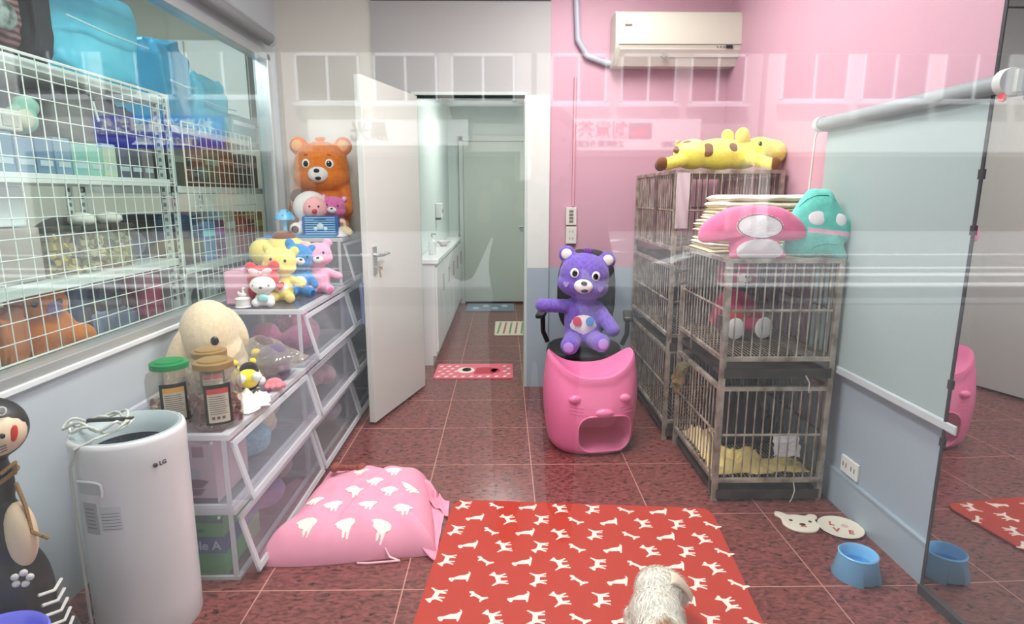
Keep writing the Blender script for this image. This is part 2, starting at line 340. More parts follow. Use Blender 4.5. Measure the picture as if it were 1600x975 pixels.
p0 = aY(901, 0, YB-.03); p1 = aY(903, 62, YB-.03); p2 = aY(918, 88, YB-.03); p3 = aY(945, 98, YB-.03); p4 = aY(968, 100, YB-.03)
o0 = Vector((.52, YB-.03, 2.9))
B().tube([(p0.x-o0.x, 0, 0), p0-o0, p1-o0, p2-o0, p3-o0, p4-o0], .020, 12).out('pipe', mat('pvc_grey', (176, 178, 192), .4), t)
t = thing('cable_conduit', 'thin pink-painted conduit running down to the wall socket', 'conduit', (aY(895, 325, YB).x, YB-.012, 1.30))
B().cyl((0, 0, 0), (0, 0, .85), .009, 10).out('pipe', mat('pink_conduit', (212, 158, 172), .5), t)
m_sock = mat('socket_plastic', (214, 212, 202), .4)
for i, (v0, v1, lab) in enumerate([(324, 352, 'upper beige switch box at the end of the thin conduit'), (354, 381, 'lower beige double socket box below the switch box')]):
    a = aY(884, v1, YB-.03); c = aY(901, v0, YB-.03); w_ = c.x-a.x; h_ = c.z-a.z
    t = thing('wall_socket', lab, 'socket', (a.x, YB, a.z))
    B().box(0, w_, -.035, 0, 0, h_).out('box', m_sock, t, smooth=False, bev=.004)
    b = B()
    if i == 0:
        for k in range(4): b.box(w_*.3, w_*.7, -.038, -.033, h_*(.15+k*.19), h_*(.28+k*.19))
    else:
        for k in range(2):
            for q in (-.14, .14): B().box(w_*(.5+q)-.002, w_*(.5+q)+.002, -.037, -.033, h_*(.25+k*.4), h_*(.38+k*.4)).out('socket_slot', mat('socket_dark', (120, 116, 108), .5), t, smooth=False)
    if i == 0: b.out('rocker', mat('socket_dark', (120, 116, 108), .5), t, smooth=False)
t = thing('wall_socket', 'white double socket low on the right wall near the plates', 'socket', (XR, 2.39, .215))
B().box(-.012, 0, -.062, .062, -.038, .038).out('plate', mat('socket_white', (232, 234, 228), .35), t, smooth=False, bev=.003)
for q in (-.041, -.019, .019, .041): B().box(-.014, -.011, q-.002, q+.002, -.008, .012).out('socket_slot', MATS['socket_dark'], t, smooth=False)
# ================================================================ steel cages
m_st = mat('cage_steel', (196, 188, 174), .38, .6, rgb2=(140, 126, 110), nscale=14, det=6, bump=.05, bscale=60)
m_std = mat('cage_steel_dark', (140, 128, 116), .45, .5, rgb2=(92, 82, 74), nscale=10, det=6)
m_tray = mat('tray_and_gap_shade', (84, 74, 66), .5, .5, rgb2=(50, 44, 40), nscale=9)  # dark tray colour, also painting the shade under the lowest tier
def bars(b, p0, p1, up, n, r, rim=True, mid=True):
    """bars standing between p0 and p1, height vector up"""
    p0, p1, up = Vector(p0), Vector(p1), Vector(up)
    for i in range(n):
        q = p0.lerp(p1, (i+.5)/n); b.cyl(q, q+up, r, 8)
    if rim: b.tube([p0, p1], .007, 8).tube([p0+up, p1+up], .007, 8)
    if mid: b.tube([p0+up*.5, p1+up*.5], .006, 8)
def cage(name, label, loc, W_, D_, tiers, leg0, nf, ns, rearbars=True):
    t = thing(name, label, 'cage', loc)
    top = tiers[-1][1]
    for (x, y) in ((.012, .012), (W_-.012, .012), (.012, D_-.012), (W_-.012, D_-.012)):
        B().box(x-.012, x+.012, y-.012, y+.012, 0, top).out('corner_post', m_st, t, smooth=False, bev=.002)
    for (z0, z1) in tiers:
        for z in (z0, z1-.02): b = B(); b.box(.02, W_-.02, 0, .02, z, z+.02).box(.02, W_-.02, D_-.02, D_, z, z+.02).box(0, .02, .02, D_-.02, z, z+.02).box(W_-.02, W_, .02, D_-.02, z, z+.02); b.out('tier_rim', m_st, t, smooth=False, bev=.002)
        b = B(); bars(b, (.03, .010, z0+.015), (W_-.03, .010, z0+.015), (0, 0, z1-z0-.03), nf, .0035); b.out('front_bars', m_st, t)
        b = B(); bars(b, (.010, .03, z0+.015), (.010, D_-.03, z0+.015), (0, 0, z1-z0-.03), ns, .0035); b.out('left_bars', m_st, t)
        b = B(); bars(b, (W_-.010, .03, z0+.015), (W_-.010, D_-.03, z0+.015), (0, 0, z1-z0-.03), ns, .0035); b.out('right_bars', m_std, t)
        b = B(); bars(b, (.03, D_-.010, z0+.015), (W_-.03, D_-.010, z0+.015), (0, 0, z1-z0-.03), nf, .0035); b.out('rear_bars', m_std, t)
        b = B()
        for i in range(26):
            x = .02+(W_-.04)*(i+.5)/26; b.cyl((x, .02, z0+.024), (x, D_-.02, z0+.024), .0025, 6)
        b.out('floor_grate', m_st, t)
        b = B().box(.015, W_-.015, .0, D_-.01, z0-.075, z0-.072).box(.015, W_-.015, -.004, .0, z0-.075, z0-.03).box(.015, .018, 0, D_-.01, z0-.075, z0-.045).box(W_-.018, W_-.015, 0, D_-.01, z0-.075, z0-.045)
        b.out('drip_tray', m_tray, t, smooth=False)  # on the lowest tier its dark colour stands in for the shaded leg gap
    b = B()
    for i in range(24):
        x = .02+(W_-.04)*(i+.5)/24; b.cyl((x, .01, top-.012), (x, D_-.01, top-.012), .003, 6)
    b.out('roof_bars', m_st, t)
    return t
NC = cage('dog_cage', 'two-tier steel cage with a red plush inside, nearest the right blind', (.945, 2.50, 0), .50, .66, [(.09, .545), (.66, 1.11)], 0, 11, 14)
# latches and the half-open door of the near cage
B().box(-.012, .0, .02, .05, .80, .86).out('latch', m_std, NC, smooth=False)
B().cyl((-.008, .40, .62), (-.008, .40, .74), .005).out('latch', m_std, NC)
B().tube([(-.006, .03, .02), (-.008, .04, .30), (-.02, .05, .32)], .004, 6).out('hook', m_std, NC)
B().tube([(.36, -.012, .10), (.365, -.02, .06), (.355, -.02, .02), (.35, -.015, .004)], .0025, 6).out('tie_cord', mat('tie', (210, 200, 180), .7), NC)
B().tube([(.37, -.012, .60), (.385, -.018, .57), (.39, -.012, .52)], .003, 6).out('tie_cord', MATS['tie'], NC)
b = B(); bars(b, (0, 0, 0), (-.10, -.12, 0), (0, 0, .13), 5, .003); b.out('feeding_hatch', m_std, NC, loc=(-.002, .55, .93))
FC = cage('dog_cage', 'tall steel cage behind, topped by the yellow giraffe plush', (.90, 3.20, 0), .58, .95, [(.10, .53), (.60, 1.0), (1.08, 1.505)], 0, 13, 20)
B().box(-.004, .0, .36, .42, 1.10, 1.49).out('side_panel', m_std, FC, smooth=False)
b = B(); b.surf(8, 14, lambda s, q: (.004+.07*s, -.012-.004*math.sin(9*s+7*q), 1.20+.29*q)); b.out('taped_note', mat('note_paper', (206, 186, 196), .6), FC)
# ---- folded towels on the near cage, behind the pillows
m_tw = [mat('towel_cream', (246, 232, 200), .95, bump=.5, bscale=180, sheen=.3), mat('towel_sand', (240, 224, 176), .95, bump=.5, bscale=180, sheen=.3), mat('towel_ivory', (250, 240, 214), .95, bump=.5, bscale=180, sheen=.3)]
zt = 1.11
names = ['lowest of the stack on the near cage', 'second from the bottom of the towel stack', 'third from the bottom of the towel stack', 'middle one of the towel stack', 'just above the middle of the towel stack', 'third from the top of the towel stack', 'just under the ivory top towel', 'wide one, topmost of the towel stack']
def towel(w_, d_, h_, sd_):
    b = B()
    def f(i, j):
        a = 2*PI*j; s_ = (i-.5)*2
        y = d_/2*abs(math.cos(a))**.35*(1 if math.cos(a) > 0 else -1); z = h_/2*abs(math.sin(a))**.85*(1 if math.sin(a) > 0 else -1)
        e = (1-abs(s_)**22)**.5 if abs(s_) < 1 else 0
        n = noise.noise(Vector((s_*2.2+sd_, y*9, sd_)))*.006
        return (s_*w_/2, y*(.96+.04*e), h_/2+z*(.05+.95*e)*1.12+n)
    b.surf(40, 40, f)
    # fold line groove along the front
    return b
for k in range(8):
    h_ = .031 if k < 7 else .060
    w_ = .40+.02*math.sin(k*2.1) if k < 7 else .44
    dx = [-.01, .0, .02, .0, .015, .03, .05, .075][k]
    t = thing('folded_towel', ('folded cream towel, ' if k < 7 else 'folded ivory towel, ')+names[k], 'towel', (1.165+dx, 2.93, zt), R(random.uniform(-2, 2)), 'folded towels on the near cage')
    h2 = h_/2
    towel(w_, .34, h2, k*3.1).out('lower_fold', m_tw[(k+1) % 3], t)
    towel(w_-.012, .335, h2, k*5.3+1).out('upper_fold', m_tw[k % 3 if k < 7 else 2], t, loc=(.004, .003, h2-.001))
    zt += h_-.002
# ---- red plush bear in the upper cell etc. are built with the plush toys
# ================================================================ plush toys
m_eye = mat('eye_black', (14, 12, 14), .12, coat=.5)
m_eyew = mat('eye_white', (240, 240, 238), .25)
m_nose = mat('nose_black', (30, 26, 28), .4)
m_fw = plush('white', (240, 238, 234))
def spot(parent, name, m, c, n, r, th=.0025, oval=1.0, poly=None, seg=20):
    """a thin sewn patch / button centred at c with outward normal n"""
    n = Vector(n).normalized(); q = n.to_track_quat('Z', 'Y').to_matrix()
    up = Vector((0, 0, 1)); ux = up.cross(n)
    if ux.length < 1e-3: ux = Vector((1, 0, 0))
    ux.normalize(); uy = n.cross(ux); c = Vector(c); b = B()
    if poly is None:
        k = 6; vs = []
        for i in range(k):
            a = PI/2*i/(k-1)*.999; rr = r*math.cos(a); h = th*math.sin(a)
            vs += [c+ux*rr*math.cos(2*PI*j/seg)+uy*rr*oval*math.sin(2*PI*j/seg)+n*h for j in range(seg)]
        fs = [(i*seg+j, i*seg+(j+1) % seg, (i+1)*seg+(j+1) % seg, (i+1)*seg+j) for i in range(k-1) for j in range(seg)]+[tuple((k-1)*seg+j for j in range(seg)), tuple(range(seg))[::-1]]
        b.add(vs, fs)
    else:
        b.prism(poly, lambda a_, z_, d_: c+ux*a_*r+uy*z_*r+n*d_, -th*.4, th)
    return b.out(name, m, parent)
HEART = [(0, -.9), (.45, -.5), (.85, 0), (.9, .4), (.65, .72), (.3, .72), (0, .42), (-.3, .72), (-.65, .72), (-.9, .4), (-.85, 0), (-.45, -.5)]
def surfhit(blobs, x, z, side=-1):
    """front (-Y) surface of the blob cluster at local x, z -> point, normal (unrotated ellipsoids)"""
    best = None
    for bl in blobs:
        c = Vector(bl[0]); r = bl[1] if isinstance(bl[1], (tuple, list)) else (bl[1],)*3
        k = 1-((x-c.x)/r[0])**2-((z-c.z)/r[2])**2
        if k > 0:
            y = c.y+side*r[1]*math.sqrt(k)
            if best is None or y*side > best[0].y*side:
                best = (Vector((x, y, z)), Vector(((x-c.x)/r[0]**2, (y-c.y)/r[1]**2, (z-c.z)/r[2]**2)).normalized())
    return best or (Vector((x, 0, z)), Vector((0, side, 0)))
def bear(label, pos, H, col, rz=0, tilt=0, name='plush_bear', cat='plush toy', group=None, muz=None, belly=None, innear=None, paw=None,
         head=(.27, .22, .235), headz=.70, armL=None, armR=None, legL=None, legR=None, torso=(.19, .155, .24), tuft=False, mouth='smile',
         headtilt=0, brows=False, eyes='white', ear=.085, hx=0, cheeks=None, vox=.02, noseC=None, lean=0):
    t = thing(name, label, cat, pos, rz, group, rot=(lean, tilt, rz))
    S = H
    def V(p): return Vector(p)*S
    hz = headz; hc = Vector((hx, -.02, hz))
    Rt = Matrix.Rotation(headtilt, 3, 'Y')
    def hd(p): return hc+Rt@Vector(p)
    hb = [(hd((0, 0, 0)), head), (hd((0, -.02, -head[2]*.38)), (head[0]*1.03, head[1]*.92, head[2]*.62))]
    blobs = [(V(c), tuple(q*S for q in r), (0, headtilt, 0)) for c, r in hb]
    blobs += [(V((0, 0, .27)), tuple(q*S for q in torso)), (V((0, .01, .16)), (torso[0]*1.02*S, torso[1]*1.05*S, .16*S)), (V((hx*.5, 0, .47)), (.12*S, .11*S, .12*S))]
    ex = head[0]*.80; ez = head[2]*.82
    for s in (-1, 1):
        blobs.append((V(hd((s*ex, .02, ez))), (ear*S, ear*.55*S, ear*S)))
    aL = armL or ((-.15, 0, .40), (-.27, -.10, .20)); aR = armR or ((.15, 0, .40), (.27, -.10, .20))
    lL = legL or ((-.10, -.04, .09), (-.17, -.28, .085)); lR = legR or ((.10, -.04, .09), (.17, -.28, .085))
    for a in (aL, aR): blobs += [(V(c), r*S) for c, r in limb(a[0], a[1], .072, .07, 5)]
    for a in (lL, lR): blobs += [(V(c), r*S) for c, r in limb(a[0], a[1], .095, .088, 5)]
    body = fuse('body', col, t, blobs, max(.004, vox*S*.75), sm=4)
    hloc = [(Vector((0, 0, 0)), head), (Vector((0, -.02, -head[2]*.38)), (head[0]*1.03, head[1]*.92, head[2]*.62))]
    def face(x, z): 
        p, n = surfhit(hloc, x, z); return V(hd(p)), Rt@n
    muz = muz or m_fw
    p, n = face(0, -.075)
    mz = B().ell(p-n*.012*S, (head[0]*.36*S, .062*S, head[2]*.30*S), (0, headtilt, 0)).out('muzzle', muz, t)
    pn = V(hd((0, hloc[0][0].y-head[1]-.058, -.045))); pn = Vector((pn.x, (p-n*.012*S).y-.056*S, p.z+.035*S))
    B().ell(pn, (.030*S, .017*S, .021*S), (0, headtilt, 0)).out('nose', noseC or m_nose, t)
    b = B(); q0 = Vector((p.x, (p-n*.012*S).y-.060*S, p.z))
    if mouth == 'open':
        b.ell(q0+Vector((.01*S, .012*S, -.035*S)), (.032*S, .014*S, .022*S))
    else:
        pts = [q0+Vector((x*S, .012*S+abs(x)*.25*S, (-.028+6*x*x)*S)) for x in (-.05, -.03, -.01, .01, .03, .05)]
        if mouth == 'sad': pts = [q0+Vector((x*S, .012*S+abs(x)*.25*S, (-.010-6*x*x)*S)) for x in (-.05, -.03, -.01, .01, .03, .05)]
        b.tube(pts, .004*S, 6)
    b.out('mouth', m_nose, t)
    for s in (-1, 1):
        p, n = face(s*head[0]*.42, .035)
        if eyes == 'white':
            spot(t, 'eye', m_eyew, p-n*.002*S, n, .043*S, .010*S, 1.05)
            spot(t, 'pupil', m_eye, p+n*.006*S-Vector((s*.006*S, 0, .004*S)), n, .028*S, .008*S, 1.15)
        else:
            spot(t, 'eye', m_eye, p-n*.002*S, n, .024*S, .012*S, 1.25)
        if brows:
            p, n = face(s*head[0]*.40, .12); B().tube([p+Vector((-.018*S, 0, (.004 if s > 0 else -.002)*S)), p+n*.004*S, p+Vector((.018*S, 0, (-.002 if s > 0 else .004)*S))], .004*S, 6).out('eyebrow', brows, t)
        if innear:
            e = V(hd((s*ex*1.02, .02-ear*.42, ez*1.0))); B().ell(e, (ear*.62*S, ear*.22*S, ear*.62*S)).out('inner_ear', innear, t)
        if cheeks:
            p, n = face(s*head[0]*.66, -.085); spot(t, 'cheek_patch', cheeks, p, n, .034*S, .004*S, poly=HEART)
    if belly:
        tb = [(Vector((0, 0, .27)), torso), (Vector((0, .01, .16)), (torso[0]*1.02, torso[1]*1.05, .16))]
        B().ell(V((0, -.026, .255)), (torso[0]*.84*S, (torso[1]*.94)*S, .175*S)).out('belly_patch', belly, t)
    if paw:
        for a in (lL, lR):
            d_ = (Vector(a[1])-Vector(a[0])).normalized(); spot(t, 'paw_pad', paw, V(Vector(a[1])+d_*.078), d_, .05*S, .010*S)
    if tuft:
        b = B()
        for k in range(5): a = (k-2)*.5; b.ell(V(hd((math.sin(a)*.03, 0, head[2]+.012))), (.014*S, .014*S, .035*S), (0, a, 0))
        b.out('hair_tuft', tuft if tuft is not True else col, t)
    return t
HT = 'hand'
def bx_place(u0, v0, u1, v1, Y):
    a = aY((u0+u1)/2, v1, Y); b_ = aY((u0+u1)/2, v0, Y); l = aY(u0, (v0+v1)/2, Y); r_ = aY(u1, (v0+v1)/2, Y)
    return a, b_.z-a.z, r_.x-l.x
# ---------------------------------------------------------------- purple bear on the chair
m_pur = plush('purple', (128, 104, 196), (112, 88, 182)); m_lil = plush('lilac', (176, 150, 224))
PB = bear('large purple plush bear with a white belly, sitting on the black office chair', (.485, 3.60, .445), .625, m_pur, R(-6), headtilt=R(8), muz=m_fw, belly=m_fw, innear=m_fw, paw=m_lil,
     head=(.245, .20, .225), headz=.72, armL=((-.14, -.02, .42), (-.40, -.12, .44)), armR=((.14, 0, .40), (.28, -.16, .22)), legL=((-.09, -.06, .10), (-.13, -.34, .10)), legR=((.09, -.06, .10), (.16, -.33, .13)), tuft=plush('plum', (110, 60, 150)), mouth='open', cheeks=m_lil)
spot(PB, 'belly_ring', plush('belly_red', (214, 96, 120)), Vector((-.062, -.176, .30))*.625, (-.3, -1, .1), .028, .003); spot(PB, 'belly_ring', plush('belly_blue', (90, 150, 210)), Vector((.062, -.176, .30))*.625, (.3, -1, .1), .028, .003)
# ---------------------------------------------------------------- shelf-top plush
m_or = plush('orange', (232, 132, 48), (222, 118, 38)); m_or2 = plush('orange_pale', (240, 176, 120))
Z4 = 1.13; Z3 = .845; Z2 = .562
bear('big orange plush bear sitting against the cream wall on the top bin', (-1.175, 3.98, Z4), .615, m_or, R(4), muz=m_fw, innear=m_or2, head=(.285, .20, .27), headz=.68, torso=(.27, .17, .26),
     armL=((-.22, 0, .50), (-.26, -.16, .25)), armR=((.22, 0, .50), (.26, -.16, .25)), legL=((-.12, -.04, .09), (-.20, -.22, .09)), legR=((.12, -.04, .09), (.20, -.22, .09)), tuft=True, mouth='open', brows=mat('brow_brown', (110, 40, 20)), ear=.095)
m_rose = plush('rose', (222, 122, 176), (212, 108, 164))
bear('rose pink plush bear leaning on the big orange bear', (-1.055, 3.76, Z4), .25, m_rose, R(8), headtilt=R(6), muz=m_fw, innear=plush('pink_light', (246, 190, 208)), head=(.31, .24, .26), headz=.70, eyes='black', mouth='smile', brows=mat('brow_plum', (120, 40, 90)))
# pale hooded plush doll
m_hood = plush('hood_white', (236, 232, 230)); m_skin = plush('doll_pink', (248, 186, 186))
t = thing('plush_doll', 'pink-faced plush doll in a white hood in front of the orange bear', 'plush toy', (-1.185, 3.73, Z4), R(10))
fuse('body', m_hood, t, [((0, 0, .17), (.105, .09, .10)), ((0, .01, .06), (.085, .08, .07)), ((-.075, -.03, .05), .03), ((.075, -.03, .05), .03)], .006)
B().ell((.025, -.045, .165), (.078, .062, .075), (0, .1, 0)).out('face', m_skin, t)
B().ell((.035, -.112, .150), (.015, .010, .013)).out('nose', mat('red_nose', (190, 30, 40), .4), t)
for s in (-1, 1): spot(t, 'eye', m_eye, (.032+s*.026, -.103, .178), (s*.3, -1, .1), .006, .004)
B().ell((-.07, .03, .235), (.05, .04, .05)).out('hood_flap', plush('hood_dark', (90, 60, 60)), t)
# round plush with a dark eye, bottom left of the lamp
t = thing('plush_ball', 'small white round plush with a dark purple patch beside the lamp', 'plush toy', (-1.245, 3.64, Z4))
B().ell((0, 0, .042), (.048, .04, .042)).out('body', m_fw, t); spot(t, 'patch', mat('plum_patch', (70, 30, 50), .4), (.0, -.039, .045), (0, -1, .05), .022, .006)
# folded white cloth under the plush
t = thing('folded_cloth', 'white folded cloth lying behind the blue striped tin', 'cloth', (-1.10, 3.70, Z4), R(-8))
b = B(); b.surf(36, 24, lambda s, q: ((s-.5)*.30, (q-.5)*.16, max(.001, (.050+.035*math.sin(3.1*s)+.008*noise.noise(Vector((s*5, q*4, 2))))*(1-abs(2*s-1)**6)*(1-abs(2*q-1)**8))))
b.out('cloth', mat('cloth_white', (236, 234, 236), .9, bump=.3, bscale=60), t)
t = thing('plush_doll', 'little cream and pink plush lying at the right edge of the top bin', 'plush toy', (-.985, 3.69, Z4))
fuse('body', plush('cream', (238, 222, 176)), t, [((0, 0, .03), (.055, .04, .03)), ((-.01, .01, .075), (.03, .03, .03)), ((.045, -.02, .022), .02)], .005)
B().tube([(-.03, -.026, .07), (-.01, -.034, .085), (.012, -.03, .075)], .006).out('scarf', m_rose, t)
# mushroom-like blue lamp
t = thing('table_lamp', 'small bright blue table lamp with a dotted dome shade', 'lamp', (-1.325, 3.66, Z4+.003))
m_lb = mat('lamp_blue', (92, 190, 232), .4)
B().lathe([(.036, 0), (.036, .006), (.018, .012), (.014, .03), (.013, .10), (.0, .105)], seg=24).out('base', m_lb, t)
B().lathe([(.058, .095), (.060, .098), (.055, .118), (.040, .142), (.018, .156), (.0, .158), (0, .152), (.05, .10)], seg=32).out('lamp_shade', m_lb, t)
for k in range(9):
    a = k*2*PI/9; rr, z_ = ((.051, .123) if k % 2 else (.036, .146)); spot(t, 'dot', mat('lamp_dot', (30, 80, 130), .5), (rr*math.cos(a), rr*math.sin(a), z_), (math.cos(a), math.sin(a), .6 if k % 2 else 1.3), .006, .0015)
t = thing('tray', 'thin bright blue plastic tray under the lamp and tin', 'tray', (-1.19, 3.70, Z4))
b = B().box(-.23, .18, -.13, .06, 0, .003).box(-.23, .18, -.133, -.13, 0, .010).box(-.233, -.23, -.13, .06, 0, .010).box(.18, .183, -.13, .06, 0, .010)
b.out('tray', mat('tray_blue', (70, 160, 215), .3), t, smooth=False)
t = thing('lunch_tin', 'blue and white striped lunch tin standing on edge in front of the plush', 'tin', (-1.095, 3.60, Z4+.003), R(3))
pl = []
for (cx, cz, a0) in ((.09, .015, -90), (.09, .105, 0), (-.09, .105, 90), (-.09, .015, 180)):
    for k in range(6): a = R(a0+k*18); pl.append((cx+.015*math.cos(a), cz+.015*math.sin(a)))
B().prism(pl, lambda a, z, d_: (a, d_, z), 0, .06).out('tin', mat('tin_blue', (44, 104, 170), .35), t)
b = B()
for k in range(8): b.box(-.088, .088, -.003, .0, .012+k*.0135, .0185+k*.0135)
b.out('stripes', mat('stripe_pale', (150, 206, 240), .4), t, smooth=False)
B().box(-.035, .035, -.0045, -.002, .098, .104).out('print', mat('print_navy', (30, 50, 90), .4), t, smooth=False)
b = B().ell((0, -.002, .06), (.02, .004, .018)).ell((-.028, -.002, .045), (.012, .004, .012)).ell((.03, -.002, .045), (.012, .004, .012)); b.out('print', mat('print_white', (220, 236, 246), .4), t)
# ---------------------------------------------------------------- third tier
m_yel = plush('yellow', (240, 226, 128), (234, 218, 112)); m_blu = plush('blue', (28, 140, 206), (20, 126, 192)); m_pk = plush('pink', (244, 172, 200), (240, 160, 190)); m_red = plush('red', (212, 52, 56))
# big yellow dog plush with brown cap
t = thing('plush_dog', 'yellow plush dog with drooping ears and a brown cap, rear of the toy pile', 'plush toy', (-1.24, 3.40, Z3), R(10))
fuse('body', m_yel, t, [((0, 0, .19), (.135, .11, .12)), ((0, 0, .08), (.12, .10, .09)), ((-.12, -.02, .215), (.07, .06, .075)), ((.115, -.01, .20), (.055, .05, .075))], .007)
B().ell((.0, .0, .295), (.068, .06, .04)).out('cap', plush('brown', (120, 66, 40)), t)
for s in (-1, 1): spot(t, 'eye', m_eye, (s*.05, -.103, .20), (s*.3, -1, .2), .008, .005)
bear('pale pink plush bear sitting at the right end of the toy pile', (-1.03, 3.30, Z3), .30, m_pk, R(18), headtilt=R(-6), muz=m_fw, paw=m_rose, belly=None, head=(.26, .21, .22), eyes='black', armR=((.15, 0, .38), (.36, -.10, .30)), innear=None, torso=(.21, .16, .24))
bear('bright blue plush bear slumped between the yellow and pink bears', (-1.115, 3.20, Z3), .30, m_blu, R(30), headtilt=R(14), muz=m_fw, belly=m_fw, mouth='sad', head=(.25, .21, .22), eyes='black', paw=plush('navy', (20, 50, 110)), tilt=R(4))
BY = bear('pale yellow plush bear with a red heart on its belly', (-1.135, 3.03, Z3), .29, m_yel, R(10), headtilt=R(8), muz=m_yel, belly=m_fw, mouth='open', head=(.28, .22, .24), eyes='black', armR=((.15, 0, .38), (.36, -.12, .30)), paw=plush('peach', (244, 200, 130)))
spot(BY, 'heart', m_red, Vector((0, -.178, .29))*.29, (0, -1, .1), .026, .004, poly=HEART)
# small white doll with a red hood and a pink bow
t = thing('plush_doll', 'small white plush doll with a red hood and a large pale pink bow', 'plush toy', (-1.175, 2.88, Z3), R(6))
fuse('hood', m_red, t, [((0, .03, .13), (.075, .05, .065)), ((-.055, .03, .185), (.028, .024, .026)), ((.055, .03, .19), (.028, .024, .026)), ((-.05, .04, .07), (.03, .03, .05))], .005)
fuse('body', m_fw, t, [((.012, -.028, .105), (.060, .040, .045)), ((.012, -.01, .035), (.046, .045, .035)), ((-.02, -.04, .022), .022), ((.045, -.04, .022), .022)], .005)
for s in (-1, 1): spot(t, 'eye', m_eye, (.012+s*.036, -.063, .108), (s*.4, -1, .1), .005, .003)
B().ell((.012, -.068, .098), (.008, .006, .006)).out('nose', m_nose, t)
b = B().ell((-.022, -.035, .168), (.028, .012, .016), (0, .3, 0)).ell((.036, -.035, .170), (.026, .012, .016), (0, -.4, 0)).ell((.007, -.042, .166), (.010, .012, .010)); b.out('bow', plush('bow_pink', (250, 206, 208)), t)
B().ell((.016, -.056, .045), (.026, .014, .020)).out('ball', plush('mint_light', (160, 214, 214)), t)
# pink gift box and white figurine dome
t = thing('storage_box', 'glossy pink box with a mauve lid handle left of the plush pile', 'box', (-1.29, 2.96, Z3), R(0))
B().box(-.075, .075, -.06, .16, 0, .165).out('box', mat('pink_box', (222, 164, 184), .18), t, smooth=False, bev=.008)
B().tube([(-.01, -.01, .163), (.0, 0, .174), (.05, .02, .174), (.06, .03, .163)], .006).out('handle', mat('mauve', (176, 150, 206), .3), t)
t = thing('figurine', 'white round trinket box with a tiny swan figure on its lid', 'figurine', (-1.255, 2.84, Z3))
B().lathe([(.036, 0), (.038, .004), (.034, .008), (.034, .038), (.037, .042), (.030, .048), (0, .052)], seg=28).out('box', mat('ceramic_white', (236, 236, 232), .15), t)
fuse('swan', MATS['ceramic_white'], t, [((0, 0, .060), (.020, .012, .012)), ((.004, 0, .075), (.007, .007, .012)), ((.006, 0, .090), (.008, .006, .006)), ((-.018, 0, .068), (.007, .004, .010))], .0025, sm=1)
# ---------------------------------------------------------------- second tier top
m_crm = plush('cream_big', (236, 218, 186), (228, 208, 170))
t = thing('plush_dog', 'huge round cream plush head with drooping ears resting by the wall', 'plush toy', (-1.31, 2.60, Z2), R(14))
fuse('body', m_crm, t, [((0, 0, .205), (.122, .13, .155)), ((0, .02, .08), (.15, .12, .09)), ((.125, -.03, .045), (.050, .045, .045)), ((.04, .0, .12), (.10, .11, .10))], .008)
B().ell((-.118, -.05, .12), (.050, .045, .145), (0, R(20), 0)).out('ear', m_crm, t)
B().ell((.095, .07, .22), (.040, .04, .10), (0, R(-24), 0)).out('ear', m_crm, t)
B().ell((.045, -.119, .200), (.017, .012, .020)).out('eye', m_eye, t)
B().ell((-.125, -.070, .165), (.015, .012, .020)).out('eye', m_eye, t)
B().ell((.07, -.118, .085), (.055, .025, .035)).out('cheek', plush('cheek', (246, 204, 190)), t)
# bee plush
m_by = plush('bee_yellow', (246, 224, 60)); m_bk = plush('black', (40, 38, 42))
t = thing('plush_bee', 'black and yellow plush bee doll lying on the low bin', 'plush toy', (-1.055, 2.37, Z2), R(28), rot=(R(-30), 0, R(28)))
t.location.z += .01
fuse('body', m_by, t, [((0, .05, .085), (.060, .050, .048)), ((.0, -.035, .05), (.045, .055, .040))], .005)
B().ell((.012, .018, .100), (.040, .030, .036)).out('face', m_bk, t)
B().ell((.018, .0, .088), (.016, .012, .012)).out('muzzle', m_fw, t)
b = B(); 
for y_ in (-.03, .0): b.ell((0, y_, .05), (.0475, .011, .0435))
b.out('stripe', m_bk, t)
for p_ in ((-.05, -.0, .05), (.05, .0, .045), (-.03, -.09, .04), (.03, -.09, .04)): B().ell(p_, .020).out('paw', m_fw, t)
for s in (-1, 1):
    B().tube([(s*.025, .07, .12), (s*.035, .08, .150)], .003, 6).out('antenna', m_bk, t); B().ell((s*.036, .081, .156), .014).out('antenna_ball', m_by, t)
t = thing('plush_ball', 'small yellow plush chick head behind the bee', 'plush toy', (-1.12, 2.62, Z2))
fuse('body', m_by, t, [((0, 0, .03), (.035, .035, .03)), ((0, 0, .07), (.012, .012, .03)), ((.0, 0, .115), (.022, .02, .020))], .004)
# bagged purple plush (in a clear bag) behind the bee
t = thing('plastic_bag', 'clear plastic bag holding a grey-purple plush, against the third-tier bin', 'bag', (-1.06, 2.62, Z2))
fuse('contents', plush('greypurple', (112, 98, 124)), t, [((.02, 0, .085), (.075, .06, .07)), ((-.06, .02, .05), (.06, .06, .045)), ((.07, -.03, .04), (.03, .03, .03))], .006)
m_bag = clear('bag_film', (235, 228, 214), .10, .5, rough=.12, diff=.30)
b = B()
def f(s, q):
    a = 2*PI*s; k = math.sin(PI*min(.98, q*.86+.06)); n = noise.noise(Vector((math.cos(a)*2, math.sin(a)*2, q*5)))
    return (.16*math.cos(a)*k*(1+.25*n)-.02, .10*math.sin(a)*k*(1+.25*n), .002+.17*q*(1+.12*math.cos(a-2.5))+.01*n)
b.surf(48, 24, f, wrap=True); b.out('film', m_bag, t)
t = thing('hand_toy', 'pink plush paw sticking out beside the plastic bag', 'plush toy', (-.985, 2.46, Z2), R(20))
fuse('body', plush('salmon', (226, 130, 140)), t, [((0, 0, .024), (.035, .03, .022)), ((-.03, -.03, .018), (.012, .022, .012)), ((-.008, -.036, .018), (.012, .022, .012)), ((.016, -.036, .018), (.012, .022, .012)), ((.038, -.025, .018), (.012, .020, .012))], .0035)
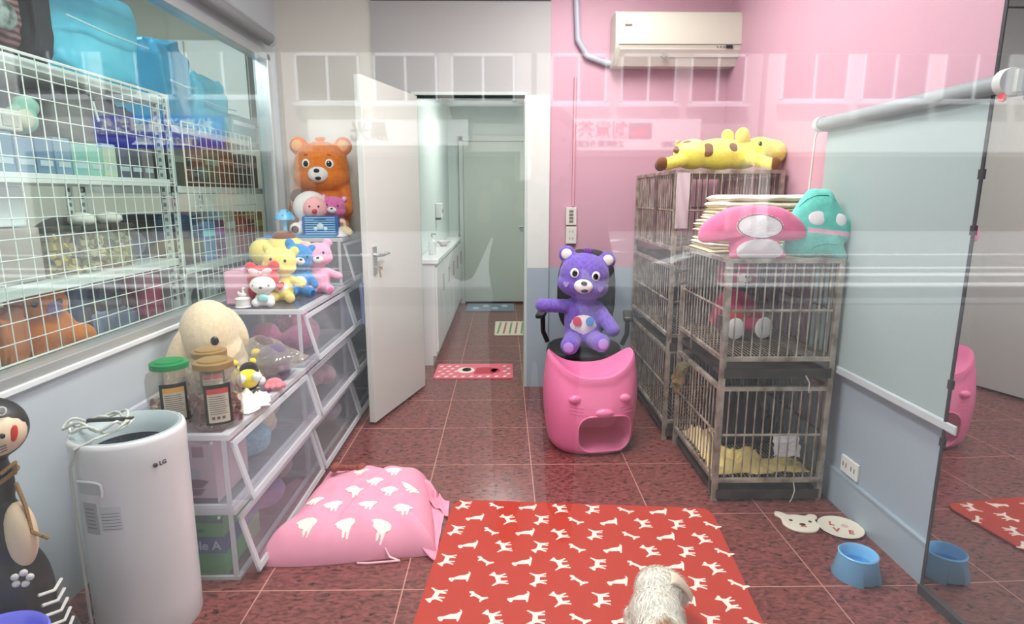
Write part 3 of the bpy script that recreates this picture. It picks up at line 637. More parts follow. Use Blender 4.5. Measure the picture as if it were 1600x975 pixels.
# crumpled white paper
def crumple(name, label, cat, loc, sx, sy, h, m, seed, rz=0, fr=3.):
    t = thing(name, label, cat, loc, rz)
    b = B()
    def f(s, q):
        e = (1-abs(2*s-1)**4)*(1-abs(2*q-1)**4); n = noise.fractal(Vector((s*fr, q*fr, seed)), .8, 2.2, 4)
        j = noise.noise(Vector((s*4, q*4, seed+9)))
        return ((s-.5)*sx+j*.02, (q-.5)*sy+.02*noise.noise(Vector((q*5, s*3, seed))), max(.002, h*e*(.55+.7*n)))
    b.surf(44, 44, f); o = b.out('sheet', m, t, ang=180); o.modifiers.new('sol', 'SOLIDIFY').thickness = .002; return t
m_pap = mat('tissue_white', (240, 234, 226), .8)
crumple('tissue_paper', 'crumpled white tissue paper beside the jars', 'paper', (-1.03, 2.24, Z2+.003), .16, .20, .06, m_pap, 3.3)
crumple('tissue_paper', 'crumpled cream cloth between the cream plush and the bee', 'cloth', (-1.12, 2.40, Z2+.003), .13, .12, .07, mat('cloth_cream', (242, 226, 196), .85), 8.3)
crumple('paper_bag', 'flat white glossy bag at the front rim of the low bin', 'bag', (-.99, 2.29, Z2+.003), .10, .14, .03, mat('bag_white', (238, 240, 240), .25), 5.3, R(20))
# ---------------------------------------------------------------- plush in the near cage, giraffe, pillows
m_magenta = plush('magenta', (186, 40, 90)); m_maroon = plush('maroon', (150, 30, 44))
t = bear('red plush bear with white feet inside the upper cell of the near cage', (1.15, 2.94, .688), .42, m_magenta, R(8), muz=m_fw, belly=plush('coral', (222, 60, 66)), head=(.24, .20, .22), headz=.76, torso=(.24, .18, .27), eyes='black', paw=m_fw, mouth='open', vox=.02,
     legL=((-.10, -.06, .12), (-.16, -.28, .14)), legR=((.10, -.06, .12), (.18, -.28, .14)), ear=.06)
for s in (-1, 1):
    spot(t, 'foot_sole', m_fw, Vector((s*.17, -.385, .14))*.43, (0, -1, 0), .046, .008, 1.15)
B().tube([(-.08, -.10, .26), (-.03, -.115, .25), (.03, -.115, .25), (.08, -.10, .26)], .012).out('neck_ribbon', m_nose, t)
# giraffe lying on the far cage
m_gy = plush('giraffe_yellow', (238, 228, 104), (232, 220, 92)); m_gb = plush('giraffe_brown', (112, 66, 32))
gz = 1.505
t = thing('plush_giraffe', 'yellow plush giraffe with brown spots lying on the far cage', 'plush toy', (1.17, 3.30, gz), 0)
gb = [((-.16, 0, .085), (.10, .08, .08)), ((-.02, 0, .085), (.16, .085, .082)), ((.10, 0, .085), (.12, .08, .08)), ((.20, -.01, .10), (.10, .075, .075)), ((.26, -.01, .095), (.085, .07, .068))]
gb += [(c, r) for c, r in limb((.10, -.05, .07), (.21, -.12, .03), .035, .033, 5)]+[(c, r) for c, r in limb((-.19, -.03, .06), (-.31, -.07, .033), .035, .033, 5)]+[(c, r) for c, r in limb((-.19, .05, .06), (-.28, .08, .033), .035, .033, 5)]+[(c, r) for c, r in limb((-.24, .0, .10), (-.25, -.02, .15), .012, .010, 4)]
fuse('body', m_gy, t, gb, .006)
B().ell((-.335, -.073, .033), (.036, .032, .034)).out('hoof', m_gb, t); B().ell((.235, -.135, .030), (.030, .034, .033)).out('hoof', m_gb, t); B().ell((-.305, .088, .033), (.032, .032, .034)).out('hoof', m_gb, t)
B().ell((-.255, -.035, .105), (.018, .012, .018)).out('tail_tip', m_gb, t)
gl = [(Vector(c), r if isinstance(r, tuple) else (r,)*3) for c, r in gb[:5]]
for (x, z, r_, ov) in ((-.10, .105, .034, 1.1), (.04, .12, .034, .8), (-.20, .15, .026, .7)):
    p, n = surfhit(gl, x, z); spot(t, 'spot', m_gb, p-n*.008, n, r_, .010, ov)
B().ell((.09, -.045, .175), (.040, .014, .046), (R(-10), R(15), 0)).out('ear', m_gy, t); B().ell((.035, .02, .18), (.034, .016, .038), (0, R(-30), 0)).out('ear', m_gy, t)
b = B().ell((.09, -.057, .175), (.024, .008, .032), (R(-10), R(15), 0)); b.out('inner_ear', plush('ear_shade', (226, 210, 90)), t)
p, n = surfhit(gl, .175, .135); spot(t, 'eye', m_eye, p-n*.002, n, .010, .006, 1.4)
p, n = surfhit(gl, .205, .05); B().tube([(.195, -.082, .045), (.215, -.08, .052), (.225, -.076, .065)], .0025, 6).out('mouth', m_nose, t)
# shaped cushions
def cushion(name, label, outline, T, m, origin, rz=0, lean=0, rings=22, group=None, mats=None, fmat=None, wr=.003):
    """a soft cushion grown from its outline (x, z), front towards -Y"""
    t = thing(name, label, 'cushion', origin, 0, group, rot=(lean, 0, rz))
    n = len(outline); cx = sum(p[0] for p in outline)/n; cz = sum(p[1] for p in outline)/n
    b = B(); vs = []; 
    for side in (-1, 1):
        for k in range(1, rings+1):
            f_ = k/rings
            for (x, z) in outline:
                px, pz = cx+(x-cx)*f_, cz+(z-cz)*f_
                h = T*(max(0, 1-f_**2.6))**.5
                h += wr*noise.noise(Vector((px*22, pz*22, side)))*(1 if f_ < .98 else 0)
                vs.append((px, side*max(0, h), pz))
    o_ = rings*n; fs = []; mi = []
    for s_ in (0, 1):
        base = s_*o_
        for k in range(rings-1):
            for j in range(n):
                a = (base+k*n+j, base+k*n+(j+1) % n, base+(k+1)*n+(j+1) % n, base+(k+1)*n+j); fs.append(a)
        fs.append(tuple(base+j for j in range(n)))
    b.add(vs, fs)
    if fmat:
        b.m = [fmat(sum(vs[i][0] for i in f_)/len(f_), sum(vs[i][2] for i in f_)/len(f_), vs[f_[0]][1] < 0) for f_ in fs]
    o = b.out('cushion', mats or [m], t, ang=180)
    bm = bmesh.new(); bm.from_mesh(o.data); bmesh.ops.remove_doubles(bm, verts=bm.verts, dist=1e-5); bmesh.ops.recalc_face_normals(bm, faces=bm.faces); bm.to_mesh(o.data); bm.free()
    def front(x, z):
        # depth of the front face at x, z
        a = math.atan2(z-cz, x-cx); rr = math.hypot(x-cx, z-cz); R0 = num = 0
        for i in range(n):
            x0, z0 = outline[i]; da = abs((math.atan2(z0-cz, x0-cx)-a+PI) % (2*PI)-PI); wt = math.exp(-(da/.05)**2)+1e-9
            num += wt; R0 += wt*math.hypot(x0-cx, z0-cz)
        R0 /= num
        f_ = min(.99, rr/R0); return -T*(1-f_**2.6)**.5
    return t, front
def smooth_outline(pts, n=160):
    """closed Catmull-Rom through pts"""
    m = len(pts); out = []
    for i in range(n):
        u = i*m/n; k = int(u); f_ = u-k; p0, p1, p2, p3 = (Vector(pts[(k+d) % m]) for d in (-1, 0, 1, 2))
        q = .5*((2*p1)+(-p0+p2)*f_+(2*p0-5*p1+4*p2-p3)*f_*f_+(-p0+3*p1-3*p2+p3)*f_**3); out.append((q.x, q.y))
    return out
def px_outline(pix, Y, base):
    return [((aY(u, v, Y).x-base.x), (aY(u, v, Y).z-base.z)) for u, v in pix]
Yp = 2.53; base = aY(1180, 404, Yp); base.z = 1.113
ol = px_outline([(1188, 320), (1222, 323), (1245, 335), (1262, 356), (1258, 372), (1232, 376), (1218, 378), (1226, 396), (1222, 404), (1180, 405), (1144, 404), (1140, 392), (1139, 376), (1118, 379), (1096, 378), (1093, 362), (1105, 345), (1135, 327), (1160, 321)], Yp, base)
m_pc = plush('pillow_pink', (244, 128, 170)); m_pw = plush('pillow_white', (246, 240, 244)); m_pl = plush('pillow_palepink', (248, 186, 208))
def Pz(u, v): q = aY(u, v, Yp); return (q.x-base.x, q.z-base.z)
fc = Pz(1183, 355); tw = Pz(1183, 392)
def fm(x, z, fr):
    if not fr: return 0
    if ((x-fc[0])/.098)**2+((z-fc[1])/.052)**2 < 1: return 1
    if ((x-tw[0])/.100)**2+((z-tw[1])/.048)**2 < 1: return 1
    return 0
pk_t, pk_f = cushion('shaped_cushion', 'pink lop-eared cushion with white panels, front of the near cage top', smooth_outline(ol), .05, m_pc, base, lean=R(-8), mats=[m_pc, m_pw], fmat=fm, rings=44)
def seam(t, front, pts, m, r=.0016, off=.001):
    B().tube([(x, front(x, z)-off, z) for x, z in pts], r, 6).out('seam', m, t)
m_sm = mat('seam_plum', (140, 90, 120), .8)
seam(pk_t, pk_f, [Pz(1183+60*.58*math.cos(a), 355-32*.58*math.sin(a)) for a in [2*PI*i/28 for i in range(29)]], m_sm)

Yq = 2.53; base2 = aY(1285, 408, Yq); base2.z = 1.113
ol = px_outline([(1288, 294), (1306, 296), (1313, 310), (1325, 332), (1336, 350), (1332, 374), (1322, 384), (1326, 405), (1314, 410), (1296, 402), (1262, 404), (1232, 398), (1234, 372), (1240, 345), (1252, 325), (1266, 305), (1276, 295)], Yq, base2)
m_tl = plush('pillow_teal', (120, 216, 200), (108, 206, 192))
def Pq(u, v): q = aY(u, v, Yq); return (q.x-base2.x, q.z-base2.z)
z0 = Pq(1285, 367)[1]; z1 = Pq(1285, 360)[1]
def fm2(x, z, fr):
    return 1 if fr and z0-.25*x*0 < z+.10*x < z1 and x > -.07 else 0
te_t, te_f = cushion('shaped_cushion', 'teal peaked cushion leaning by the roller blind on the near cage', smooth_outline(ol), .055, m_tl, base2, rz=R(-8), lean=R(-6), mats=[m_tl, m_pl], fmat=fm2, rings=44)
for (u, v, r_) in ((1279, 341, .036), (1312, 346, .030)):
    x, z = Pq(u, v); spot(te_t, 'round_patch', m_pw, (x, te_f(x, z)+.004, z), (x*2, -1, .1), r_, .006)
m_smt = mat('seam_teal', (60, 140, 140), .8)
seam(te_t, te_f, [Pq(u, v) for u, v in ((1256, 324), (1268, 312), (1282, 306), (1298, 306), (1310, 314))], m_smt); seam(te_t, te_f, [Pq(u, v) for u, v in ((1262, 396), (1276, 386), (1290, 382), (1306, 384))], m_smt)
te_t.location.y += .03
# ================================================================ pink cat-shaped stool
m_pp = mat('pink_plastic', (244, 124, 172), .32, coat=.2)
t = thing('cat_stool', 'glossy pink cat-shaped plastic stool with an open mouth, in front of the purple bear', 'stool', (.475, 3.19, 0), R(3))
def cat_pt(a, s, k=1., top=0):
    rx = (.203+.055*math.sin(PI*(.12+.68*s)))*k; ry = (.185+.05*math.sin(PI*min(1, s+.12)*.86)-.03*s)*k
    c, n = math.cos(a), math.sin(a); e = .8
    x = rx*abs(c)**e*(1 if c > 0 else -1); y = ry*abs(n)**e*(1 if n > 0 else -1)
    return x, y
def cat_top(x): return .42+.125*min(1, abs(x)/.235)**2.6
b = B(); NS = 26; NA = 72; vs = []
for i in range(NS):
    s = i/(NS-1)
    for j in range(NA):
        a = 2*PI*j/NA; rr = 1-.10*max(0, 1-s/.10)**2-.02*max(0, (s-.96)/.04)**2
        x, y = cat_pt(a, s, rr); z = s*cat_top(x); vs.append((x, y, z))
for k in range(1, 9):
    f_ = 1-k/9
    for j in range(NA):
        a = 2*PI*j/NA; x, y = cat_pt(a, 1, .98*f_); vs.append((x, y, cat_top(x)+.006*math.sin(PI*min(1, (1-f_)*4))*(1 if k < 3 else 0)))
vs += [(0, 0, cat_top(0)), (0, 0, 0)]; NT = NS+8
fs = [(i*NA+j, i*NA+(j+1) % NA, (i+1)*NA+(j+1) % NA, (i+1)*NA+j) for i in range(NT-1) for j in range(NA)]
fs += [((NT-1)*NA+j, (NT-1)*NA+(j+1) % NA, NT*NA) for j in range(NA)]+[((j+1) % NA, j, NT*NA+1) for j in range(NA)]
b.add(vs, fs); body = b.out('body', m_pp, None, ang=50)
def rrect(x0, x1, z0, z1, r, n=6):
    out = []
    for cx, cz, a0 in ((x1-r, z0+r, -90), (x1-r, z1-r, 0), (x0+r, z1-r, 90), (x0+r, z0+r, 180)):
        for k in range(n+1): a = R(a0+90*k/n); out.append((cx+r*math.cos(a), cz+r*math.sin(a)))
    return out
cut = B().prism(rrect(-.095, .195, .03, .225, .07), lambda a, z, d_: (a-.0, d_, z), -.4, .13).out('cutter', m_pp, None, ang=50)
md = body.modifiers.new('b', 'BOOLEAN'); md.operation = 'DIFFERENCE'; md.object = cut; md.solver = 'EXACT'
bake(body); bpy.data.objects.remove(cut); body.parent = t

def cy(x, z):
    best = None
    for j in range(361):
        a = PI+PI*j/360; px, py = cat_pt(a, min(1, z/cat_top(x)))
        if best is None or abs(px-x) < best[0]: best = (abs(px-x), py)
    return best[1]
rp = [(x, cy(x, z)-.002, z) for x, z in rrect(-.098, .198, .027, .228, .072)]
B().tube(rp+[rp[0]], .005, 8).out('mouth_rim', m_pp, t)
for x in (-.105, .165): B().ell((x-.01, cy(x-.01, .315)+.002, .315), (.034, .022, .024)).out('eye', m_pp, t)
B().ell((.04, cy(.04, .245)+.002, .245), (.05, .022, .024)).out('nose', m_pp, t)
b = B()
for s in (-1, 1):
    for k in range(3):
        x0 = .03+s*.10; pts = [(x0+s*q*.025, cy(min(.2, max(-.2, x0+s*q*.025)), .27-.018*k+q*.003)-.0005, .27-.018*k+q*.003) for q in range(4)]
        b.tube(pts, .0016, 6)
b.out('whisker', mat('pink_ridge', (226, 92, 148), .35), t)
# ================================================================ office chair
m_ck = mat('chair_black', (24, 24, 28), .6, bump=.1, bscale=300); m_cp = mat('chair_plastic', (20, 20, 22), .35)
t = thing('office_chair', 'black office chair carrying the purple bear', 'chair', (.51, 3.72, 0), R(-10))
b = B(); 
def seatf(s, q):
    a = 2*PI*s; k = math.sin(PI*q)**.45; zz = math.cos(PI*q)
    return (.235*k*abs(math.cos(a))**.6*(1 if math.cos(a) > 0 else -1), -.02+.225*k*abs(math.sin(a))**.6*(1 if math.sin(a) > 0 else -1), .41-.04*zz)
b.surf(40, 14, seatf, wrap=True); b.out('seat', m_ck, t)
b = B()
def backf(s, q):
    a = 2*PI*s; k = math.sin(PI*q)**.4; zz = math.cos(PI*q)
    x = .19*k*abs(math.cos(a))**.7*(1 if math.cos(a) > 0 else -1); z = .28*k*abs(math.sin(a))**.7*(1 if math.sin(a) > 0 else -1)
    return (x, .17+.10*z+.03*zz-.6*x*x, .75+z)
b.surf(40, 14, backf, wrap=True); b.out('backrest', m_ck, t)
B().tube([(0, .15, .42), (0, .24, .48), (0, .24, .70)], .018).out('back_bracket', m_cp, t)
for s in (-1, 1):
    B().tube([(s*.24, .05, .43), (s*.27, .05, .50), (s*.27, .02, .62)], .016).out('arm_post', m_cp, t)
    B().obox((s*.27, -.02, .635), (.06, .24, .03)).out('armrest', m_cp, t, bev=.01)
B().cyl((0, 0, .10), (0, 0, .40), .022).out('gas_column', m_cp, t)
b = B()
for k in range(5): a = 2*PI*k/5; b.tube([(0, 0, .11), (.25*math.cos(a), .25*math.sin(a), .065)], [.022, .014])
b.out('star_base', m_cp, t)
for k in range(5): a = 2*PI*k/5; B().cyl((.26*math.cos(a)-.012*math.sin(a), .26*math.sin(a)+.012*math.cos(a), .028), (.26*math.cos(a)+.012*math.sin(a), .26*math.sin(a)-.012*math.cos(a), .028), .028).out('caster', m_cp, t)
# ================================================================ air purifier
m_ap = mat('purifier_white', (222, 222, 222), .3); m_apg = mat('purifier_grey', (168, 182, 186), .35)
AP = thing('air_purifier', 'tall white cylindrical air purifier with a power cord coiled on top', 'air purifier', (-1.165, 1.76, 0), R(0))
b = B().lathe([(.145, 0), (.149, .012), (.151, .10), (.153, .35), (.156, .60), (.158, .655), (.154, .668), (.148, .670), (.145, .66), (.11, .59), (0, .588)], seg=72); o = b.out('housing', m_ap, AP, ang=60)
B().lathe([(.1475, .668), (.143, .672), (.137, .671), (.115, .625), (.107, .603), (.10, .602), (.10, .596), (.110, .594), (.142, .65)], seg=72, closed=True).out('top_bowl', m_apg, AP, ang=60)
B().lathe([(.113, .596), (.113, .599), (0, .599)], seg=48).out('outlet_well', mat('well_dark', (34, 36, 40), .6), AP)
b = B()
for k in range(7): b.lathe([(.012+k*.015, .606), (.0150+k*.015, .609), (.012+k*.015, .612)], seg=40, closed=True)
for k in range(24): a = 2*PI*k/24; b.tube([(.008*math.cos(a), .008*math.sin(a), .607), (.112*math.cos(a+.35), .112*math.sin(a+.35), .607)], .0018, 5)
b.out('grille', mat('grille_dark', (70, 72, 86), .5), AP)
def rad(z):
    pr = [(.145, 0), (.149, .012), (.151, .10), (.153, .35), (.156, .60), (.158, .655)]
    for (r0, z0), (r1, z1) in zip(pr, pr[1:]):
        if z <= z1: return r0+(r1-r0)*(z-z0)/(z1-z0)
    return .158
def wrapc(a0, z0, off):
    """bend flat art round the purifier: x along the rim, y up"""
    return lambda c: Vector(((rad(z0+c.y)+off+c.z)*math.cos(a0+c.x/.155), (rad(z0+c.y)+off+c.z)*math.sin(a0+c.x/.155), z0+c.y))
def decal(name, x0, x1, y0, y1, a0, z0, off, m, nx=10):
    w_ = wrapc(a0, z0, off); b = B(); b.surf(nx, 3, lambda s, q: w_(Vector((x0+(x1-x0)*s, y0+(y1-y0)*q, 0)))); b.surf(nx, 3, lambda s, q: w_(Vector((x0+(x1-x0)*s, y0+(y1-y0)*q, -off*.9))))
    return b.out(name, m, AP, ang=180)
m_ink = mat('label_ink', (120, 122, 124), .5)
aL = R(-36); b = B(); w_ = wrapc(aL, .585, .001)
b.ell(w_(Vector((0, 0, 0))), (.007, .007, .007)); b.out('logo_disc', mat('logo_dark', (60, 56, 60), .4), AP)
text('logo_letters', 'LG', mat('logo_dark', (60, 56, 60)), AP, .018, None, .0004, 'LEFT', wrapc(aL+.075, .585, .0006), extr=.0006)
decal('label', -.024, .024, -.05, .05, R(-106), .445, .0009, mat('label_grey', (176, 178, 180), .5))
decal('label', .032, .090, -.045, .032, R(-106), .452, .0009, mat('label_pale', (206, 208, 210), .5))
b = B()
for k in range(6):
    for (x0, x1, y0, y1) in ((-.016, .016, -.036+k*.012, -.033+k*.012), (.036, .086, -.038+k*.010, -.036+k*.010)):
        w_ = wrapc(R(-106), .45, .0014); b.surf(8, 2, lambda s, q: w_(Vector((x0+(x1-x0)*s, y0+(y1-y0)*q, 0))))
b.out('label_print', m_ink, AP, ang=180)
w_ = wrapc(R(-106), .55, .006); b = B(); b.tube([w_(Vector((x, y, 0))) for x, y in ((-.025, .012), (.035, .014), (.05, .008), (.052, -.012), (.050, -.03))], .004, 8); b.out('recess_rim', m_ap, AP)
decal('handle_recess', -.03, .05, -.028, .010, R(-106), .55, .0012, mat('recess_shade', (196, 198, 200), .5))
m_cord = mat('cord_ivory', (206, 210, 200), .45)
b = B(); pts = []
for k in range(70):
    a = 2*PI*k/30; rr = 1+.12*math.sin(k*.7); pts.append((-.055+.085*math.cos(a)*rr, -.05+.055*math.sin(a)*rr+.01*math.sin(k*.4), .690+.012*math.sin(k*.9)+k*.0003))
b.tube(pts, .0042, 8)
b.out('power_cord', m_cord, AP)
B().tube([pts[0], (-.01, -.13, .685), (-.06, -.150, .66), (-.085, -.145, .60), (-.100, -.130, .4), (-.105, -.125, .2), (-.11, -.12, .06), (-.15, -.12, .008), (-.21, -.09, .006)], .0042, 8).out('power_cord', m_cord, AP)
B().obox((-.03, -.03, .705), (.13, .012, .010), (0, 0, R(6))).out('cord_strap', mat('strap_dark', (60, 64, 64), .5), AP)
# ================================================================ striped wooden cat figure
m_wb = mat('carved_black', (26, 25, 27), .4); m_wc = mat('carved_cream', (222, 200, 168), .5); m_ww = mat('carved_white', (216, 214, 206), .5)
ST = thing('cat_statue', 'tall carved black wooden cat with a cream face sticking out a red tongue', 'statue', (-1.285, 1.42, 0), R(30))
fuse('body', m_wb, ST, [((0, 0, .80), (.082, .078, .080)), ((0, 0, .66), (.035, .035, .09)), ((0, 0, .50), (.055, .055, .12)), ((0, 0, .34), (.082, .075, .16)), ((.02, 0, .16), (.105, .09, .14)), ((.02, -.0, .03), (.12, .10, .03))], .008)
B().ell((.012, -.020, .795), (.067, .068, .060)).out('face', m_wc, ST)
b = B(); b.ell((.040, -.080, .802), (.006, .005, .007)); b.ell((-.030, -.084, .802), (.006, .005, .007)); b.out('eye', m_eye, ST)
B().ell((.060, -.066, .800), (.008, .006, .021), (0, R(12), R(35))).out('tongue', mat('tongue_red', (206, 48, 36), .35), ST)
b = B()
for k in range(3): b.tube([(-.005, -.088, .782-.006*k), (.02, -.090, .776-.008*k), (.045, -.080, .778-.006*k)], .0012, 5)
b.out('whisker', m_wb, ST)
b = B()
for s in (-1, 1): b.tube([(s*.04+.011*math.cos(a), -.058+.003*math.sin(a*2)-.012*math.sin(a)*0, .862+.010*math.sin(a)-.004) for a in [2*PI*i/12 for i in range(13)]], .0022, 5)
b.out('ear_ring', m_ww, ST)
b = B(); b.tube([(.042*math.cos(a), .042*math.sin(a), .665+.02*math.cos(a)) for a in [2*PI*i/20 for i in range(21)]], .006, 6); b.tube([(.04, -.03, .66), (.055, -.05, .60), (.06, -.055, .53), (.09, -.05, .50)], .005, 6); b.tube([(.04, -.02, .68), (.05, -.05, .72), (.02, -.06, .70)], .005, 6)
b.out('rope_collar', mat('rope_brown', (150, 116, 70), .8, bump=.6, bscale=220), ST)
B().ell((.035, -.035, .52), (.035, .032, .09)).out('chest', m_wc, ST)
b = B()
for k in range(8): b.tube([(.055+.004*k, -.072-.002*k, .36-.03*k), (.085+.004*k, -.052-.002*k, .352-.03*k), (.098+.003*k, -.02, .362-.03*k)], .0045, 6)
b.out('painted_stripes', m_ww, ST)
b = B()
for k in range(5): a = 2*PI*k/5; b.ell((.030+.016*math.cos(a), -.077, .42+.016*math.sin(a)), (.009, .006, .009))
b.out('painted_flower', m_ww, ST)
# purple tub in the corner
t = thing('plastic_tub', 'shiny blue-violet plastic tub at the bottom left corner', 'tub', (-1.20, 1.235, 0))
B().lathe([(.075, 0), (.085, .01), (.105, .33), (.112, .345), (.108, .350), (.098, .34), (.078, .015), (0, .012)], seg=48).out('tub', mat('violet_plastic', (126, 126, 246), .15), t, ang=60)
# ================================================================ jars with treats
m_jar = clear('jar_plastic', (250, 245, 240), .06, .5, rough=.03, tint=(.96, .95, .92), diff=.06)
m_gold = mat('lid_gold', (166, 134, 80), .35, .3); m_green = mat('lid_green', (24, 138, 74), .35)
def jar(label, x, y, r, h, lid, lab, fill, seed):
    t = thing('treat_jar', label, 'jar', (x, y, Z2))
    B().lathe([(r*.90, 0), (r, .012), (r, h*.72), (r*.93, h*.82), (r*.66, h*.91), (r*.66, h*.95), (r*.645, h*.95), (r*.645, h*.905), (r*.91, h*.81), (r*.975, h*.71), (r*.975, .014), (0, .006)], seg=40).out('jar', m_jar, t, ang=60)
    B().lathe([(r*.74, h*.90), (r*.78, h*.905), (r*.78, h*.99), (r*.74, h), (r*.60, h*1.0), (r*.58, h*1.025), (0, h*1.03)], seg=40).out('lid', lid, t, ang=40)
    rnd = random.Random(seed); b = B()
    for k in range(150):
        a = rnd.random()*6.28; q = math.sqrt(rnd.random())*(r*.88); z = .014+rnd.random()**1.1*h*fill
        b.obox((q*math.cos(a), q*math.sin(a), z), (.026, .018, .008), (rnd.random()*3, rnd.random()*3, rnd.random()*3)); b.m[-6:] = [rnd.choice((0, 0, 1, 2))]*6
    o = b.out('treats', [mat('treat_brown', (128, 72, 56), .8), mat('treat_red', (104, 40, 38), .8), mat('treat_cream', (206, 180, 154), .8)], t, smooth=False); o['kind'] = 'stuff'
    # wrapped label on the front
    for nm, x0, x1, z0, z1, off, m in (('label', -.044, .044, h*.10, h*.72, .0008, mat('label_black', (30, 34, 30), .4)), ('label_panel', -.034, .034, h*.14, h*.66, .0016, mat('label_beige', (206, 198, 180), .5)), ('label_band', -.034, .034, h*.58, h*.66, .0022, lab)):
        b = B(); a0 = math.atan2(-y, -x)+.05
        b.surf(10, 3, lambda s, q: ((r+off)*math.cos(a0+(x0+(x1-x0)*s)/r), (r+off)*math.sin(a0+(x0+(x1-x0)*s)/r), z0+(z1-z0)*q)); b.surf(10, 3, lambda s, q: ((r+.0001)*math.cos(a0+(x0+(x1-x0)*s)/r), (r+.0001)*math.sin(a0+(x0+(x1-x0)*s)/r), z0+(z1-z0)*q)); b.out(nm, m, t, ang=180)
    b = B()
    for k in range(9):
        zz = h*(.27+.033*k); x0, x1 = (-.028, .022 if k % 3 else .028)
        b.surf(8, 2, lambda s, q: ((r+.0024)*math.cos(a0+(x0+(x1-x0)*s)/r), (r+.0024)*math.sin(a0+(x0+(x1-x0)*s)/r), zz+.0022*q))
    for k in range(3):
        b.surf(6, 2, lambda s, q: ((r+.0024)*math.cos(a0+(-.024+.016*k+.010*s)/r), (r+.0024)*math.sin(a0+(-.024+.016*k+.010*s)/r), h*.19+.010*q))
    b.out('label_print', mat('print_brown', (110, 92, 84), .5), t, ang=180)
jar('clear treat jar with a gold lid and a red-topped label, front jar', -1.035, 2.06, .086, .235, m_gold, mat('band_red', (206, 70, 70), .4), .42, 1)
jar('clear treat jar with a bright green lid', -1.205, 2.085, .082, .225, m_green, mat('band_orange', (216, 160, 70), .4), .30, 2)
jar('clear treat jar with a gold lid behind the front two jars', -1.14, 2.245, .082, .225, m_gold, MATS['band_red'], .35, 3)
# ================================================================ translucent storage bins
m_bin = clear('bin_plastic', (236, 240, 244), .05, .45, rough=.12, diff=.13, tint=(.95, .97, 1)); m_binf = clear('bin_frame', (250, 252, 254), .08, .45, rough=.25, diff=.80)
TH = .281
def bin_(label, y0, y1, z0, group=None, xb=-1.46, xf=-.965, z1=None):
    t = thing('storage_bin', label, 'storage bin', (xb, y0, z0), 0, group)
    D = xf-xb; Ln = y1-y0; h = (z1 or TH)-.002
    b = B(); th = .003
    b.box(0, D, .006, Ln-.006, 0, th).box(0, D, .006, Ln-.006, h-.004, h-.001).box(0, th, .006, Ln-.006, 0, h)
    b.box(0, D, .006, .006+th, .0, h).box(0, D, Ln-.006-th, Ln-.006, 0, h)
    b.out('shell', m_bin, t, smooth=False)
    b = B(); b.box(-.0, D+.012, .0, .022, h-.022, h).box(0, D+.012, Ln-.022, Ln, h-.022, h).box(D-.022, D+.012, .022, Ln-.022, h-.022, h).box(0, .02, .022, Ln-.022, h-.022, h)
    b.box(0, D+.004, 0, .012, 0, .016).box(0, D+.004, Ln-.012, Ln, 0, .016).box(D-.012, D+.004, .012, Ln-.012, 0, .016)
    for y in (.0, Ln-.012): b.box(D-.018, D-.002, y, y+.012, .016, h-.022).box(0, .016, y, y+.012, .016, h-.022)
    b.out('frame', m_binf, t, smooth=False, bev=.002)
    # leaning front flap
    M = [(D+.008, h-.03), (D+.014, h-.03), (D+.070, .030), (D+.064, .030)]
    door = B().prism(M, lambda a, z, d_: (a, d_, z), .012, Ln-.012).out('front_flap', m_bin, t, smooth=False)
    def on(z, y, o=0): f_ = (h-.03-z)/(h-.06); return (D+.014+.056*f_+o, y, z)
    b = B()
    for (za, zb, ya, yb) in ((h-.03, h-.048, .006, Ln-.006), (.05, .030, .006, Ln-.006), (h-.03, .030, .006, .03), (h-.03, .030, Ln-.03, Ln-.006)):
        vs = [on(za, ya, -.004), on(za, yb, -.004), on(zb, yb, -.004), on(zb, ya, -.004), on(za, ya, .006), on(za, yb, .006), on(zb, yb, .006), on(zb, ya, .006)]
        b.add(vs, [(0, 1, 2, 3), (7, 6, 5, 4), (0, 4, 5, 1), (1, 5, 6, 2), (2, 6, 7, 3), (3, 7, 4, 0)])
    # side webs of the hopper front
    for y in (.008, Ln-.012): b.prism([(D, h-.03), (D+.012, h-.03), (D+.066, .032), (D, .032)], lambda a, z, d_: (a, d_, z), y, y+.003); b.m[-6:] = [1]*6
    b.out('flap_frame', [m_binf, m_bin], t, smooth=False)
    B().cyl((D-.05, -.003, h-.03), (D-.05, .0, h-.03), .006, 10).out('pivot', m_binf, t)
    return t
G = 'translucent storage bins along the left wall'
S1 = (1.955, 2.775); S2 = (2.785, 3.535); S3 = (3.545, 4.15)
bin_('bottom bin of the front stack, with a green paper pack inside', *S1, 0, G); bin_('top bin of the front stack, under the treat jars, with a pink box inside', *S1, TH, G)
bin_('bottom bin of the middle stack', *S2, 0, G); bin_('second bin of the middle stack, with a pink plush inside', *S2, TH, G); bin_('third bin of the middle stack, right under the pile of small plush', *S2, 2*TH, G)
bin_('bottom bin of the back stack', *S3, 0, G); bin_('second bin of the back stack', *S3, TH, G); bin_('third bin of the back stack', *S3, 2*TH, G); bin_('topmost bin of the back stack, under the orange bear', *S3, 3*TH, G, z1=.285)
